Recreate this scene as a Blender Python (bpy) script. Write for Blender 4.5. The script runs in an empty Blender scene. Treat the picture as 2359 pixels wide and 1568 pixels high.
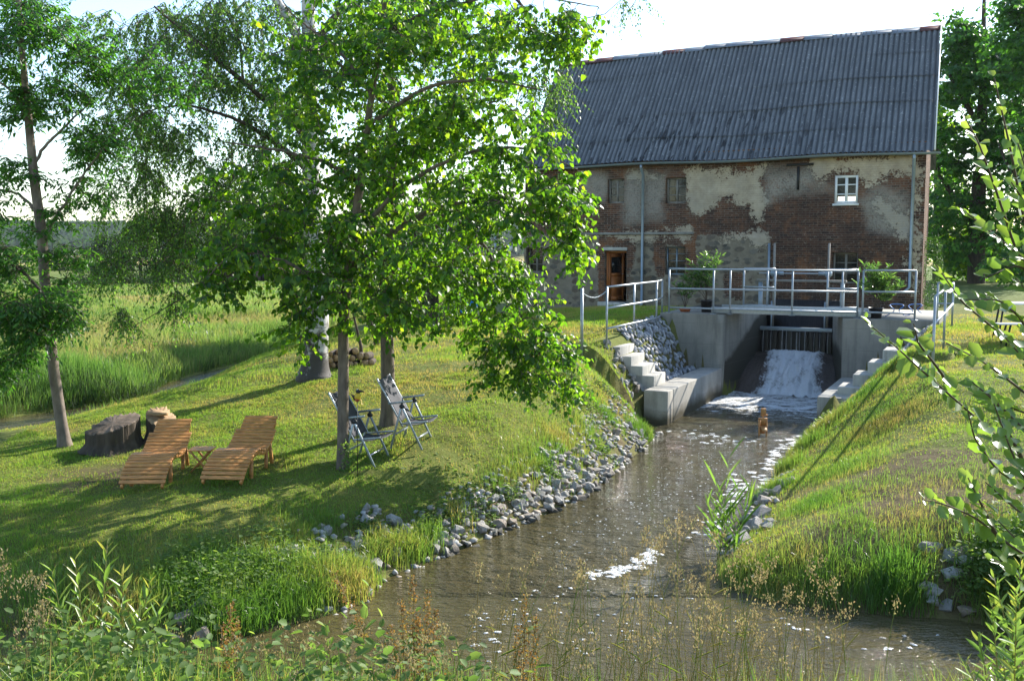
import bpy, bmesh, math, random
import numpy as np
from mathutils import Vector, Matrix

# ------------------------------------------------------------------ camera, sky, sun, exposure
SC = bpy.context.scene
COL = SC.collection
F, CX, CY = 2350.0, 1179.5, 784.0          # photograph measured at 2359 x 1568
PITCH = math.atan(224 / F)
H = 3.9                                     # eye above the water
cam_d = bpy.data.cameras.new('camera')
cam_d.sensor_width = 36.0
cam_d.lens = 36.0 * F / 2359.0
cam_d.clip_start = 0.1
cam_d.clip_end = 6000
cam = bpy.data.objects.new('camera', cam_d)
COL.objects.link(cam)
cam.location = (0, 0, H)
cam.rotation_euler = (math.radians(90) - PITCH, 0, 0)
SC.camera = cam

SUN_AZ, SUN_EL = math.radians(46), math.radians(30)   # azimuth to the right of +Y
world = bpy.data.worlds.new('World')
SC.world = world
world.use_nodes = True
wn = world.node_tree
bg = wn.nodes['Background']
sky = wn.nodes.new('ShaderNodeTexSky')
sky.sky_type = 'NISHITA'
sky.sun_disc = False
sky.sun_elevation = SUN_EL
sky.sun_rotation = SUN_AZ
sky.air_density = 1.0
sky.dust_density = 0.35
sky.ozone_density = 1.6
wn.links.new(sky.outputs[0], bg.inputs[0])
bg.inputs[1].default_value = 0.15
sun_d = bpy.data.lights.new('sun', 'SUN')
sun_d.energy = 5.0
sun_d.angle = math.radians(0.5)
sun_d.color = (1.0, 0.95, 0.86)
sun = bpy.data.objects.new('sun', sun_d)
COL.objects.link(sun)
sdir = Vector((math.sin(SUN_AZ) * math.cos(SUN_EL), math.cos(SUN_AZ) * math.cos(SUN_EL), math.sin(SUN_EL)))
sun.rotation_euler = sdir.to_track_quat('Z', 'Y').to_euler()
sun.location = (20, 30, 40)
SC.view_settings.view_transform = 'Standard'
SC.view_settings.look = 'None'
SC.view_settings.exposure = 1.2
SC.view_settings.gamma = 1.0
SC.cycles.max_bounces = 8
SC.cycles.transparent_max_bounces = 12
SC.cycles.sample_clamp_indirect = 6.0
SC.cycles.caustics_reflective = False
SC.cycles.caustics_refractive = False

rng = np.random.default_rng(7)
random.seed(7)

# ------------------------------------------------------------------ helpers
CP, SP = math.cos(PITCH), math.sin(PITCH)


def ray(px, py):
    a, b = (px - CX) / F, (CY - py) / F
    return np.array([a, CP + b * SP, -SP + b * CP])


def at(px, py, Y=None, z=None):
    """world point seen at a pixel of the photograph, at depth Y or height z"""
    d = ray(px, py)
    t = Y / d[1] if Y is not None else (z - H) / d[2]
    return np.array([d[0] * t, d[1] * t, H + d[2] * t])


def vnoise(x, y, seed=0):
    xi, yi = np.floor(x).astype(np.int64), np.floor(y).astype(np.int64)
    xf, yf = x - xi, y - yi

    def h(i, j):
        n = (i * 374761393 + j * 668265263 + seed * 982451653) & 0x7fffffff
        n = ((n ^ (n >> 13)) * 1274126177) & 0x7fffffff
        return ((n ^ (n >> 16)) & 0xffff) / 65535.0
    u, v = xf * xf * (3 - 2 * xf), yf * yf * (3 - 2 * yf)
    return (h(xi, yi) * (1 - u) + h(xi + 1, yi) * u) * (1 - v) + (h(xi, yi + 1) * (1 - u) + h(xi + 1, yi + 1) * u) * v


def fbm(x, y, seed=0, o=3):
    s, a, t = 0, 1.0, 0
    for k in range(o):
        s = s + a * vnoise(x * 2 ** k, y * 2 ** k, seed + k)
        t += a
        a *= .5
    return s / t


def sdist(poly, P):
    """signed distance to a polygon, positive outside"""
    poly = np.asarray(poly, float)
    n = len(poly)
    d2 = np.full(len(P), 1e18)
    inside = np.zeros(len(P), bool)
    for i in range(n):
        a, b = poly[i], poly[(i + 1) % n]
        e = b - a
        w = P - a
        t = np.clip((w @ e) / max(e @ e, 1e-12), 0, 1)
        q = w - t[:, None] * e
        d2 = np.minimum(d2, (q * q).sum(1))
        c = ((a[1] <= P[:, 1]) & (b[1] > P[:, 1])) | ((b[1] <= P[:, 1]) & (a[1] > P[:, 1]))
        with np.errstate(divide='ignore', invalid='ignore'):
            xx = a[0] + (P[:, 1] - a[1]) / (b[1] - a[1]) * e[0]
        inside ^= c & (P[:, 0] < xx)
    d = np.sqrt(d2)
    return np.where(inside, -d, d)


WL = {}


def tag(o, label=None, cat=None, group=None, kind=None):
    if label: o['label'] = label
    if cat: o['category'] = cat
    if group: o['group'] = group
    if kind: o['kind'] = kind
    return o


def thing(name, label, cat, loc=(0, 0, 0), rz=0.0, group=None):
    o = bpy.data.objects.new(name, None)
    o.empty_display_size = .2
    COL.objects.link(o)
    o.location = tuple(float(v) for v in loc)
    o.rotation_euler = (0, 0, rz)
    WL[o.name] = np.array(loc, float)
    return tag(o, label, cat, group)


def link_mesh(name, me, mat, parent=None, loc=None, smooth=False):
    o = bpy.data.objects.new(name, me)
    if mat is not None: me.materials.append(mat)
    COL.objects.link(o)
    if parent is not None:
        o.parent = parent
        WL[o.name] = WL.get(parent.name, np.zeros(3))
    else:
        l = np.zeros(3) if loc is None else np.array(loc, float)
        o.location = tuple(float(v) for v in l)
        WL[o.name] = l
    if smooth:
        me.polygons.foreach_set('use_smooth', np.ones(len(me.polygons), bool))
    return o


class MB:
    """collects geometry and links it as ONE mesh object"""

    def __init__(s):
        s.V, s.Q, s.T, s.t, s.n = [], [], [], [], 0

    def add(s, V, Q=None, T=None, tint=0.5):
        V = np.asarray(V, float).reshape(-1, 3)
        s.V.append(V)
        if Q is not None and len(Q): s.Q.append(np.asarray(Q, int).reshape(-1, 4) + s.n)
        if T is not None and len(T): s.T.append(np.asarray(T, int).reshape(-1, 3) + s.n)
        s.t.append(np.broadcast_to(np.asarray(tint, float), (len(V),)))
        s.n += len(V)
        return s

    def hexa(s, C, tint=.5):
        """8 corners: bottom ring 0-3, top ring 4-7"""
        return s.add(C, [[0, 3, 2, 1], [4, 5, 6, 7], [0, 1, 5, 4], [1, 2, 6, 5], [2, 3, 7, 6], [3, 0, 4, 7]], tint=tint)

    def box(s, x0, x1, y0, y1, z0, z1, fn=None, tint=.5):
        C = np.array([[x0, y0, z0], [x1, y0, z0], [x1, y1, z0], [x0, y1, z0], [x0, y0, z1], [x1, y0, z1], [x1, y1, z1], [x0, y1, z1]], float)
        if fn: C = np.array([fn(*c) for c in C])
        return s.hexa(C, tint)

    def bar(s, a, b, w, h, up=(0, 0, 1), tint=.5):
        """rectangular bar from a to b, w across, h along up"""
        a, b = np.array(a, float), np.array(b, float)
        d = (b - a) / np.linalg.norm(b - a)
        r = np.cross(d, up); r /= np.linalg.norm(r)
        u = np.cross(r, d)
        r, u = r * w / 2, u * h / 2
        return s.hexa([a - r - u, a + r - u, b + r - u, b - r - u, a - r + u, a + r + u, b + r + u, b - r + u], tint)

    def tube(s, P, R, n=8, caps=True, tint=.5):
        P = np.asarray(P, float)
        k = len(P)
        R = np.broadcast_to(np.asarray(R, float), (k,))
        D = np.gradient(P, axis=0)
        D /= np.maximum(np.linalg.norm(D, axis=1, keepdims=True), 1e-9)
        ref = np.array([0.31, .95, .05]) if abs(D[0][1]) < .8 else np.array([1., .1, .1])
        A = np.cross(D, ref); A /= np.maximum(np.linalg.norm(A, axis=1, keepdims=True), 1e-9)
        B = np.cross(D, A)
        th = np.arange(n) * 2 * math.pi / n
        V = P[:, None] + R[:, None, None] * (np.cos(th)[None, :, None] * A[:, None] + np.sin(th)[None, :, None] * B[:, None])
        i = np.arange(k - 1)[:, None] * n
        j = np.arange(n)[None]
        j2 = (j + 1) % n
        Q = np.stack([i + j, i + j2, i + n + j2, i + n + j], -1).reshape(-1, 4)
        V = V.reshape(-1, 3)
        T = []
        if caps:
            V = np.vstack([V, P[:1], P[-1:]])
            a, b = k * n, k * n + 1
            T = [[a, (q + 1) % n, q] for q in range(n)] + [[b, (k - 1) * n + q, (k - 1) * n + (q + 1) % n] for q in range(n)]
        return s.add(V, Q, T, tint)

    def lathe(s, c, prof, n=16, tint=.5, axis=None):
        """profile of (r, z) turned about a vertical line through c"""
        th = np.arange(n) * 2 * math.pi / n
        k = len(prof)
        V = np.array([[c[0] + r * math.cos(t), c[1] + r * math.sin(t), c[2] + z] for r, z in prof for t in th])
        i = np.arange(k - 1)[:, None] * n
        j = np.arange(n)[None]
        j2 = (j + 1) % n
        return s.add(V, np.stack([i + j, i + j2, i + n + j2, i + n + j], -1).reshape(-1, 4), tint=tint)

    def ball(s, c, r, n=12, m=8, tint=.5, R=None):
        r = np.broadcast_to(np.asarray(r, float), (3,))
        th = np.arange(n) * 2 * math.pi / n
        V = []
        for i in range(m + 1):
            f = math.pi * i / m
            for t in th: V.append([math.sin(f) * math.cos(t) * r[0], math.sin(f) * math.sin(t) * r[1], math.cos(f) * r[2]])
        V = np.array(V)
        if R is not None: V = V @ np.array(R).T
        i = np.arange(m)[:, None] * n
        j = np.arange(n)[None]
        j2 = (j + 1) % n
        return s.add(V + np.array(c), np.stack([i + j, i + n + j, i + n + j2, i + j2], -1).reshape(-1, 4), tint=tint)

    def grid(s, G, tint=.5):
        """(a, b, 3) array of points"""
        a, b = G.shape[:2]
        i = np.arange(a - 1)[:, None] * b
        j = np.arange(b - 1)[None]
        return s.add(G.reshape(-1, 3), np.stack([i + j, i + b + j, i + b + j + 1, i + j + 1], -1).reshape(-1, 4), tint=tint)

    def leaves(s, P, A, N, L, outline, fold=.12, tint=.5):
        """six-point leaves: P base, A axis, N normal, L length; outline ((along, half width) x2)"""
        A = A / np.maximum(np.linalg.norm(A, axis=1, keepdims=True), 1e-9)
        S = np.cross(A, N); S /= np.maximum(np.linalg.norm(S, axis=1, keepdims=True), 1e-9)
        N = np.cross(S, A)
        L = np.broadcast_to(np.asarray(L, float), (len(P),))[:, None]
        (a1, w1), (a2, w2) = outline
        V = np.stack([P,
                      P + L * (A * a1 + S * w1 + N * fold * w1 * 2), P + L * (A * a2 + S * w2 + N * fold * w2 * 2 - N * .06),
                      P + L * (A - N * .16),
                      P + L * (A * a2 - S * w2 + N * fold * w2 * 2 - N * .06), P + L * (A * a1 - S * w1 + N * fold * w1 * 2)], 1)
        k = np.arange(len(P))[:, None] * 6
        Q = np.concatenate([k + [0, 3, 2, 1], k + [0, 5, 4, 3]], 0)
        tint = np.repeat(np.broadcast_to(np.asarray(tint, float), (len(P),)), 6)
        return s.add(V.reshape(-1, 3), Q, tint=tint)

    def blades(s, P, Hh, W, lean, tint=.5, seg=2):
        """grass blades: P base, Hh heights, W widths, lean horizontal tip offset vectors (n,2)"""
        n = len(P)
        Hh = np.broadcast_to(np.asarray(Hh, float), (n,)); W = np.broadcast_to(np.asarray(W, float), (n,))
        az = rng.uniform(0, 2 * math.pi, n)
        S = np.stack([np.cos(az), np.sin(az), np.zeros(n)], 1) * W[:, None] / 2
        Ln = np.concatenate([lean, np.zeros((n, 1))], 1)
        up = np.stack([np.zeros(n), np.zeros(n), Hh], 1)
        drop = np.stack([np.zeros(n), np.zeros(n), -.35 * np.linalg.norm(lean, axis=1)], 1)
        tip = P + up + Ln + drop
        tint = np.broadcast_to(np.asarray(tint, float), (n,))
        if seg == 1:
            V = np.stack([P - S, P + S, tip], 1).reshape(-1, 3)
            return s.add(V, T=np.arange(3 * n).reshape(-1, 3), tint=np.repeat(tint, 3))
        mid = P + up * .6 + Ln * .32
        V = np.stack([P - S, P + S, mid + S * .8, mid - S * .8, tip], 1).reshape(-1, 3)
        k = np.arange(n)[:, None] * 5
        return s.add(V, k + [0, 1, 2, 3], k + [3, 2, 4], np.repeat(tint, 5))

    def build(s, name, mat, parent=None, loc=None, local=False, smooth=False, bevel=0.0):
        V = np.concatenate(s.V)
        off = np.zeros(3)
        if parent is not None:
            off = np.zeros(3) if local else WL.get(parent.name, np.zeros(3))
        elif loc is not None:
            off = np.array(loc, float)
        me = bpy.data.meshes.new(name)
        Q = np.concatenate(s.Q) if s.Q else np.zeros((0, 4), int)
        T = np.concatenate(s.T) if s.T else np.zeros((0, 3), int)
        me.vertices.add(len(V))
        me.vertices.foreach_set('co', (V - off).astype(np.float32).ravel())
        me.loops.add(Q.size + T.size)
        me.loops.foreach_set('vertex_index', np.concatenate([Q.ravel(), T.ravel()]).astype(np.int32))
        me.polygons.add(len(Q) + len(T))
        st = np.concatenate([np.arange(len(Q)) * 4, Q.size + np.arange(len(T)) * 3]).astype(np.int32)
        me.polygons.foreach_set('loop_start', st)
        at_ = me.attributes.new('tint', 'FLOAT', 'POINT')
        at_.data.foreach_set('value', np.concatenate(s.t).astype(np.float32))
        me.update(calc_edges=True)
        me.validate()
        o = link_mesh(name, me, mat, parent, loc, smooth)
        if bevel:
            b = o.modifiers.new('bevel', 'BEVEL')
            b.width = bevel; b.segments = 2; b.limit_method = 'ANGLE'
        return o


def attr(o, name, vals):
    a = o.data.attributes.new(name, 'FLOAT', 'POINT')
    a.data.foreach_set('value', np.asarray(vals, np.float32))


# ------------------------------------------------------------------ materials
class NT:
    def __init__(s, name):
        s.m = bpy.data.materials.new(name)
        s.m.use_nodes = True
        s.nt = s.m.node_tree
        s.b = s.nt.nodes['Principled BSDF']
        s.out = s.nt.nodes['Material Output']

    def n(s, t, **kw):
        x = s.nt.nodes.new('ShaderNode' + t)
        for k, v in kw.items():
            if hasattr(x, k): setattr(x, k, v)
            else: x.inputs[k.replace('_', ' ')].default_value = v
        return x

    def l(s, a, b):
        s.nt.links.new(a, b)

    def co(s, scale=(1, 1, 1), kind='Object'):
        t = s.n('TexCoord'); m = s.n('Mapping')
        m.inputs['Scale'].default_value = scale
        s.l(t.outputs[kind], m.inputs[0])
        return m.outputs[0]

    def noise(s, co, scale, detail=4, rough=.6):
        x = s.n('TexNoise'); x.inputs['Scale'].default_value = scale
        x.inputs['Detail'].default_value = detail; x.inputs['Roughness'].default_value = rough
        s.l(co, x.inputs['Vector'])
        return x.outputs['Fac']

    def ramp(s, fac, stops):
        r = s.n('ValToRGB')
        e = r.color_ramp.elements
        while len(e) < len(stops): e.new(.5)
        for q, (p, c) in zip(e, stops):
            q.position = p
            q.color = (c, c, c, 1) if not hasattr(c, '__len__') else (*c, 1)
        s.l(fac, r.inputs[0])
        return r.outputs[0]

    def mix(s, fac, a, b, mode='MIX'):
        x = s.n('Mix', data_type='RGBA', blend_type=mode)
        for v, i in ((fac, 0), (a, 6), (b, 7)):
            if hasattr(v, 'is_output') or hasattr(v, 'links'): s.l(v, x.inputs[i])
            elif hasattr(v, '__len__'): x.inputs[i].default_value = (*v, 1)
            else: x.inputs[i].default_value = v if i == 0 else (v, v, v, 1)
        return x.outputs[2]

    def math(s, op, a, b=0.0):
        x = s.n('Math', operation=op)
        for v, i in ((a, 0), (b, 1)):
            if hasattr(v, 'links'): s.l(v, x.inputs[i])
            else: x.inputs[i].default_value = v
        return x.outputs[0]

    def attr(s, name):
        return s.n('Attribute', attribute_name=name).outputs['Fac']

    def bump(s, h, dist=.01, strength=.6):
        x = s.n('Bump'); x.inputs['Distance'].default_value = dist; x.inputs['Strength'].default_value = strength
        s.l(h, x.inputs['Height'])
        s.l(x.outputs[0], s.b.inputs['Normal'])
        return x.outputs[0]

    def col(s, c):
        if hasattr(c, 'links'): s.l(c, s.b.inputs['Base Color'])
        else: s.b.inputs['Base Color'].default_value = (*c, 1)
        return s

    def set(s, rough=.7, metal=0.0, spec=.5):
        s.b.inputs['Roughness'].default_value = rough
        s.b.inputs['Metallic'].default_value = metal
        s.b.inputs['Specular IOR Level'].default_value = spec
        return s


def plain(name, c, rough=.6, metal=0., var=.25, scale=8., spec=.4, bump=.0, stretch=(1, 1, 1)):
    k = NT(name)
    co = k.co(stretch)
    f = k.noise(co, scale)
    a = tuple(v * (1 - var) for v in c); b = tuple(min(1, v * (1 + var)) for v in c)
    k.col(k.ramp(f, [(.3, a), (.7, b)])).set(rough, metal, spec)
    if bump: k.bump(f, bump)
    return k.m


def leafmat(name, stops, trans, tw=.45, rough=.42, spec=.5):
    """leaf / blade: glossy diffuse over light passing through; colour by the 'tint' of each leaf"""
    k = NT(name)
    t = k.attr('tint')
    c = k.ramp(t, stops)
    k.col(c).set(rough, 0, spec)
    tr = k.n('BsdfTranslucent')
    k.l(k.mix(1.0, c, trans, 'MULTIPLY'), tr.inputs[0])
    mx = k.n('MixShader')
    mx.inputs[0].default_value = tw
    k.l(k.b.outputs[0], mx.inputs[1]); k.l(tr.outputs[0], mx.inputs[2])
    k.l(mx.outputs[0], k.out.inputs[0])
    return k.m


M = {}
M['linden'] = leafmat('linden_leaf', [(0, (.016, .052, .008)), (.5, (.045, .115, .012)), (1, (.115, .19, .02))], (4.5, 4.0, 1.2), .54)
M['birch'] = leafmat('birch_leaf', [(0, (.03, .07, .016)), (.6, (.055, .125, .024)), (1, (.10, .18, .035))], (3.4, 3.3, 1.5), .5)
M['ash'] = leafmat('ash_leaf', [(0, (.022, .065, .012)), (.6, (.042, .115, .018)), (1, (.085, .18, .025))], (3.0, 3.4, 1.4), .48)
M['dark_leaf'] = leafmat('shade_tree_leaf', [(0, (.018, .045, .010)), (.6, (.035, .08, .014)), (1, (.07, .13, .02))], (2.6, 2.8, 1.3), .42)
M['far_leaf'] = leafmat('distant_leaf', [(0, (.022, .045, .018)), (.6, (.04, .075, .022)), (1, (.09, .13, .03))], (1.8, 1.9, 1.2), .3, .7, .2)
M['alder'] = leafmat('alder_leaf', [(0, (.07, .13, .03)), (.5, (.11, .18, .035)), (1, (.17, .22, .05))], (2.8, 2.8, 1.4), .45, .33, .6)
M['willow'] = leafmat('willow_leaf', [(0, (.07, .13, .03)), (.6, (.12, .19, .045)), (1, (.2, .2, .05))], (2.6, 2.6, 1.4), .42, .36, .6)
M['oleander'] = leafmat('oleander_leaf', [(0, (.04, .09, .025)), (.6, (.07, .14, .035)), (1, (.12, .18, .05))], (2.6, 2.8, 1.4), .4, .35, .6)
M['lawn'] = leafmat('lawn_blade', [(0, (.27, .21, .09)), (.18, (.23, .23, .06)), (.45, (.165, .24, .042)), (1, (.10, .21, .03))], (2.1, 2.0, 1.2), .5, .55, .25)
M['bank'] = leafmat('bank_grass_blade', [(0, (.25, .20, .09)), (.2, (.19, .21, .06)), (.55, (.115, .20, .04)), (1, (.07, .16, .028))], (2.2, 2.1, 1.2), .5, .33, .5)
M['sedge'] = leafmat('shaded_sedge_blade', [(0, (.08, .08, .03)), (.6, (.045, .08, .02)), (1, (.03, .07, .015))], (2.0, 2.0, 1.2), .4, .5, .3)  # blades coloured darker to imitate the shade of the trees
M['meadow'] = leafmat('meadow_blade', [(0, (.25, .21, .10)), (.3, (.19, .22, .075)), (.7, (.13, .22, .05)), (1, (.08, .17, .035))], (2.0, 1.9, 1.2), .5, .5, .3)
M['straw'] = leafmat('straw_stem', [(0, (.20, .15, .07)), (.5, (.24, .22, .09)), (1, (.12, .18, .04))], (1.8, 1.7, 1.1), .4, .5, .4)
M['seed'] = leafmat('seed_head', [(0, (.16, .12, .07)), (.6, (.26, .21, .12)), (1, (.22, .22, .10))], (1.7, 1.6, 1.2), .4, .6, .3)
M['dock'] = leafmat('dock_seed', [(0, (.16, .08, .03)), (.6, (.26, .15, .045)), (1, (.22, .20, .05))], (1.7, 1.6, 1.1), .4, .6, .3)
M['herb'] = leafmat('herb_leaf', [(0, (.06, .11, .03)), (.6, (.11, .18, .045)), (1, (.18, .23, .06))], (2.4, 2.4, 1.3), .45, .6, .3)
M['bark'] = plain('linden_bark', (.13, .10, .075), .9, var=.5, scale=14, bump=.03, stretch=(1, 1, .25))
M['twig'] = plain('twig_bark', (.07, .05, .035), .85, var=.4, scale=20)
M['dark_bark'] = plain('dark_bark', (.065, .048, .034), .9, var=.5, scale=9, bump=.04, stretch=(1, 1, .25))
M['ash_bark'] = plain('ash_bark', (.19, .15, .12), .9, var=.4, scale=9, bump=.02, stretch=(1, 1, .5))
k = NT('birch_bark')
co = k.co((1, 1, 4)); f = k.noise(co, 3.0, 5, .7)
co2 = k.co((1, 1, .5)); g = k.noise(co2, 5.0, 5, .7)
z = k.n('SeparateXYZ'); k.l(k.n('TexCoord').outputs['Object'], z.inputs[0])
low = k.math('SUBTRACT', 1.0, k.math('MULTIPLY', z.outputs[2], .9))
fiss = k.ramp(k.math('ADD', k.math('MULTIPLY', low, .22), g), [(.5, 0.), (.62, 1.)])
c = k.mix(k.ramp(f, [(.5, 0.), (.62, 1.)]), (.5, .48, .44), (.14, .12, .10))
k.col(k.mix(fiss, c, (.055, .045, .038))).set(.75)
k.bump(f, .02)
M['birch_bark'] = k.m


def mat_ground():
    k = NT('ground_soil_and_turf')
    co = k.co()
    big = k.noise(co, .55, 5, .6); fine = k.noise(co, 14., 6, .75); mid = k.noise(co, 2.2, 5, .65)
    g = k.ramp(mid, [(.3, (.11, .145, .028)), (.55, (.16, .18, .04)), (.75, (.20, .18, .06))])
    g = k.mix(k.ramp(fine, [(.35, 0.), (.75, .7)]), g, (.12, .115, .035))
    soil = k.ramp(fine, [(.25, (.060, .045, .022)), (.75, (.165, .13, .065))])
    m = k.math('ADD', k.math('MULTIPLY', k.attr('bare'), 1.0), k.math('MULTIPLY', k.math('SUBTRACT', big, .5), .9))
    c = k.mix(k.ramp(m, [(.3, 0.), (.6, 1.)]), g, soil)
    far = k.attr('far')
    fc = k.ramp(k.noise(co, .02, 4), [(.35, (.09, .14, .03)), (.6, (.13, .16, .04)), (.7, (.17, .17, .05))])
    fc = k.mix(k.attr('crop'), fc, (.42, .33, .12))
    c = k.mix(far, c, fc)
    k.col(c).set(.95, 0, .1)
    k.bump(k.math('ADD', fine, k.math('MULTIPLY', mid, 2.)), .03, .7)
    return k.m


M['ground'] = mat_ground()


def mat_water():
    k = NT('muddy_water')
    co = k.co((1, 1, 1))
    foam_m = k.attr('foam')
    turb = k.attr('turb')
    n1 = k.noise(k.co((1.0, 1.6, 1)), 2.6, 3, .5)
    n2 = k.noise(k.co((1.0, 1.8, 1)), 9.0, 3, .6)
    n3 = k.noise(co, 26.0, 2, .6)
    h = k.math('ADD', k.math('MULTIPLY', n1, 2.6), k.math('ADD', k.math('MULTIPLY', n2, 1.3), k.math('MULTIPLY', n3, .28)))
    h = k.math('MULTIPLY', h, k.math('ADD', k.math('MULTIPLY', turb, 1.0), .22))
    st = k.noise(k.co((1.3, 2.6, 1)), 1.9, 6, .68)
    st2 = k.noise(k.co((1.0, 1.6, 1)), 14., 4, .7)
    fm = k.math('ADD', k.math('SUBTRACT', foam_m, .62), k.math('ADD', k.math('MULTIPLY', st, .75), k.math('MULTIPLY', st2, .35)))
    fm = k.ramp(fm, [(.44, 0.), (.54, 1.)])
    mud = k.ramp(k.noise(co, .5, 4), [(.3, (.062, .050, .020)), (.7, (.098, .080, .032))])
    c = k.mix(fm, mud, (.78, .80, .80))
    k.col(c).set(.05, 0, .5)
    k.l(k.math('ADD', k.math('MULTIPLY', fm, .6), .045), k.b.inputs['Roughness'])
    k.b.inputs['IOR'].default_value = 1.33
    k.bump(k.math('ADD', h, k.math('MULTIPLY', fm, .15)), .09, .8)
    return k.m


M['water'] = mat_water()


def mat_fall():
    k = NT('falling_water')
    w = k.attr('white')
    cv = k.n('CombineXYZ'); k.l(k.attr('fu'), cv.inputs[0]); k.l(k.attr('fb'), cv.inputs[1])
    st = k.noise(cv.outputs[0], 4.5, 6, .7)
    cw = k.n('CombineXYZ'); k.l(k.math('MULTIPLY', k.attr('fu'), 1.), cw.inputs[0]); k.l(k.math('MULTIPLY', k.attr('fb'), 1.6), cw.inputs[1])
    st2 = k.noise(cw.outputs[0], 15.0, 5, .75)
    fm = k.math('ADD', k.math('SUBTRACT', w, .62), k.math('ADD', k.math('MULTIPLY', st, .7), k.math('MULTIPLY', st2, .5)))
    fm = k.ramp(fm, [(.42, 0.), (.62, 1.)])
    k.col(k.mix(fm, (.075, .055, .04), (.72, .74, .76))).set(.2)
    k.l(k.math('ADD', k.math('MULTIPLY', fm, .5), .12), k.b.inputs['Roughness'])
    k.bump(k.math('ADD', st2, st), .06, .7)
    return k.m


M['fall'] = mat_fall()
k = NT('foam')
co = k.co((1, 1, 1))
k.col((.74, .74, .72)).set(.7, 0, .3)
al = k.math('ADD', k.math('MULTIPLY', k.noise(co, 16., 4, .7), .6), k.math('MULTIPLY', k.noise(co, 70., 2, .6), .4))
tb = k.n('BsdfTransparent'); mx = k.n('MixShader')
k.l(k.ramp(al, [(.42, 0.), (.54, 1.)]), mx.inputs[0]); k.l(tb.outputs[0], mx.inputs[1]); k.l(k.b.outputs[0], mx.inputs[2]); k.l(mx.outputs[0], k.out.inputs[0])
k.bump(al, .02)
M['foam'] = k.m


def mat_concrete(name, base, wet=True, tide=False):
    k = NT(name)
    co = k.co()
    a = k.noise(co, 1.3, 6, .65); b = k.noise(co, 22., 4, .7); s = k.noise(k.co((3, 3, .35)), 2.2, 4, .6)
    c = k.ramp(a, [(.3, tuple(v * .72 for v in base)), (.7, tuple(v * 1.12 for v in base))])
    c = k.mix(k.ramp(s, [(.48, 0.), (.7, .7)]), c, tuple(v * .5 for v in base))
    c = k.mix(k.ramp(b, [(.55, 0.), (.8, .35)]), c, tuple(min(1, v * 1.35) for v in base))
    if wet:
        z = k.n('SeparateXYZ'); k.l(k.n('TexCoord').outputs['Object'], z.inputs[0])
        wz = k.math('ADD', k.attr('tint'), k.math('MULTIPLY', k.math('SUBTRACT', a, .5), .5))
        c = k.mix(k.ramp(wz, [(.75, 0.), (.9, 1.)]), c, (.045, .042, .03))
    if tide:
        z = k.n('SeparateXYZ'); k.l(k.n('TexCoord').outputs['Object'], z.inputs[0])
        tz = k.math('ADD', z.outputs[2], k.math('MULTIPLY', k.math('SUBTRACT', a, .5), .35))
        c = k.mix(k.ramp(tz, [(.10, 1.), (.34, 0.)]), c, (.10, .085, .05))
        jz = k.math('ABSOLUTE', k.math('SUBTRACT', k.math('FRACT', k.math('MULTIPLY', z.outputs[2], 1.9)), .5))
        c = k.mix(k.ramp(jz, [(.0, .5), (.018, 0.)]), c, tuple(v * .5 for v in base))
    k.col(c).set(.85, 0, .3)
    k.bump(b, .006, .5)
    return k.m


M['concrete'] = mat_concrete('cast_concrete', (.265, .25, .215), True, True)
M['concrete_new'] = mat_concrete('pale_concrete', (.46, .435, .38), False)
M['concrete_low'] = mat_concrete('low_wall_concrete', (.44, .41, .35), False, True)
M['steel'] = plain('galvanised_steel', (.34, .37, .39), .42, .5, .14, 18)
M['zinc'] = plain('zinc_sheet', (.25, .30, .34), .45, .5, .12, 6)
M['timber_wet'] = plain('wet_dark_timber', (.016, .013, .011), .3, 0, .6, 6, .3, .02, (6, 6, .6))
M['teak'] = plain('oiled_hardwood', (.50, .225, .07), .5, 0, .45, 7, .35, .008, (1, 9, 4))
M['old_wood'] = plain('weathered_wood', (.17, .12, .085), .85, 0, .45, 8, .3, .02, (6, 6, .6))
M['pine'] = plain('pine_board', (.50, .25, .09), .6, 0, .25, 9, .3, .01, (6, 6, 1))
M['end_grain'] = plain('cut_wood', (.34, .22, .12), .8, 0, .35, 12)
M['stump_top'] = plain('grey_cut_wood', (.14, .105, .078), .85, 0, .45, 9, .3, .03)
M['door'] = plain('orange_varnished_door', (.42, .14, .035), .45, 0, .2, 6, .4, .005, (6, 6, .7))
M['dark'] = plain('black_metal', (.02, .02, .02), .5)
M['alu'] = plain('brushed_aluminium', (.30, .33, .36), .35, .6, .1, 10)
M['textilene'] = plain('grey_textilene', (.055, .055, .065), .85, 0, .15, 90)
M['blue_cloth'] = plain('blue_canvas', (.03, .24, .62), .8, 0, .1, 6)
M['blue_hose'] = plain('blue_hose', (.04, .18, .50), .45)
M['white_paint'] = plain('white_paint', (.78, .78, .75), .5, 0, .06, 5)
M['grey_paint'] = plain('faded_grey_paint', (.22, .20, .17), .7, 0, .2, 9)
M['terracotta'] = plain('terracotta', (.42, .13, .055), .8, 0, .2, 9)
M['black_pot'] = plain('black_plastic', (.025, .022, .022), .45, 0, .2, 4)
M['soil'] = plain('potting_soil', (.05, .035, .022), .95, 0, .4, 30, bump=.02)
M['lamp_white'] = plain('opal_globe', (.80, .79, .74), .3, 0, .03, 3)
M['yellow'] = plain('yellow_painted_tin', (.55, .36, .02), .45, 0, .3, 9)
M['red_brown'] = plain('red_painted_tin', (.30, .05, .03), .45, 0, .3, 9)
M['table_white'] = plain('pale_table_top', (.68, .67, .64), .45, 0, .05, 5)
M['rust'] = plain('rusty_tin_roof', (.32, .15, .11), .7, 0, .3, 3)
M['paper'] = plain('paper_notice', (.55, .56, .54), .8, 0, .05, 5)
k = NT('glass')
k.col((.03, .035, .035)).set(.06, 0, .6)
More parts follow.
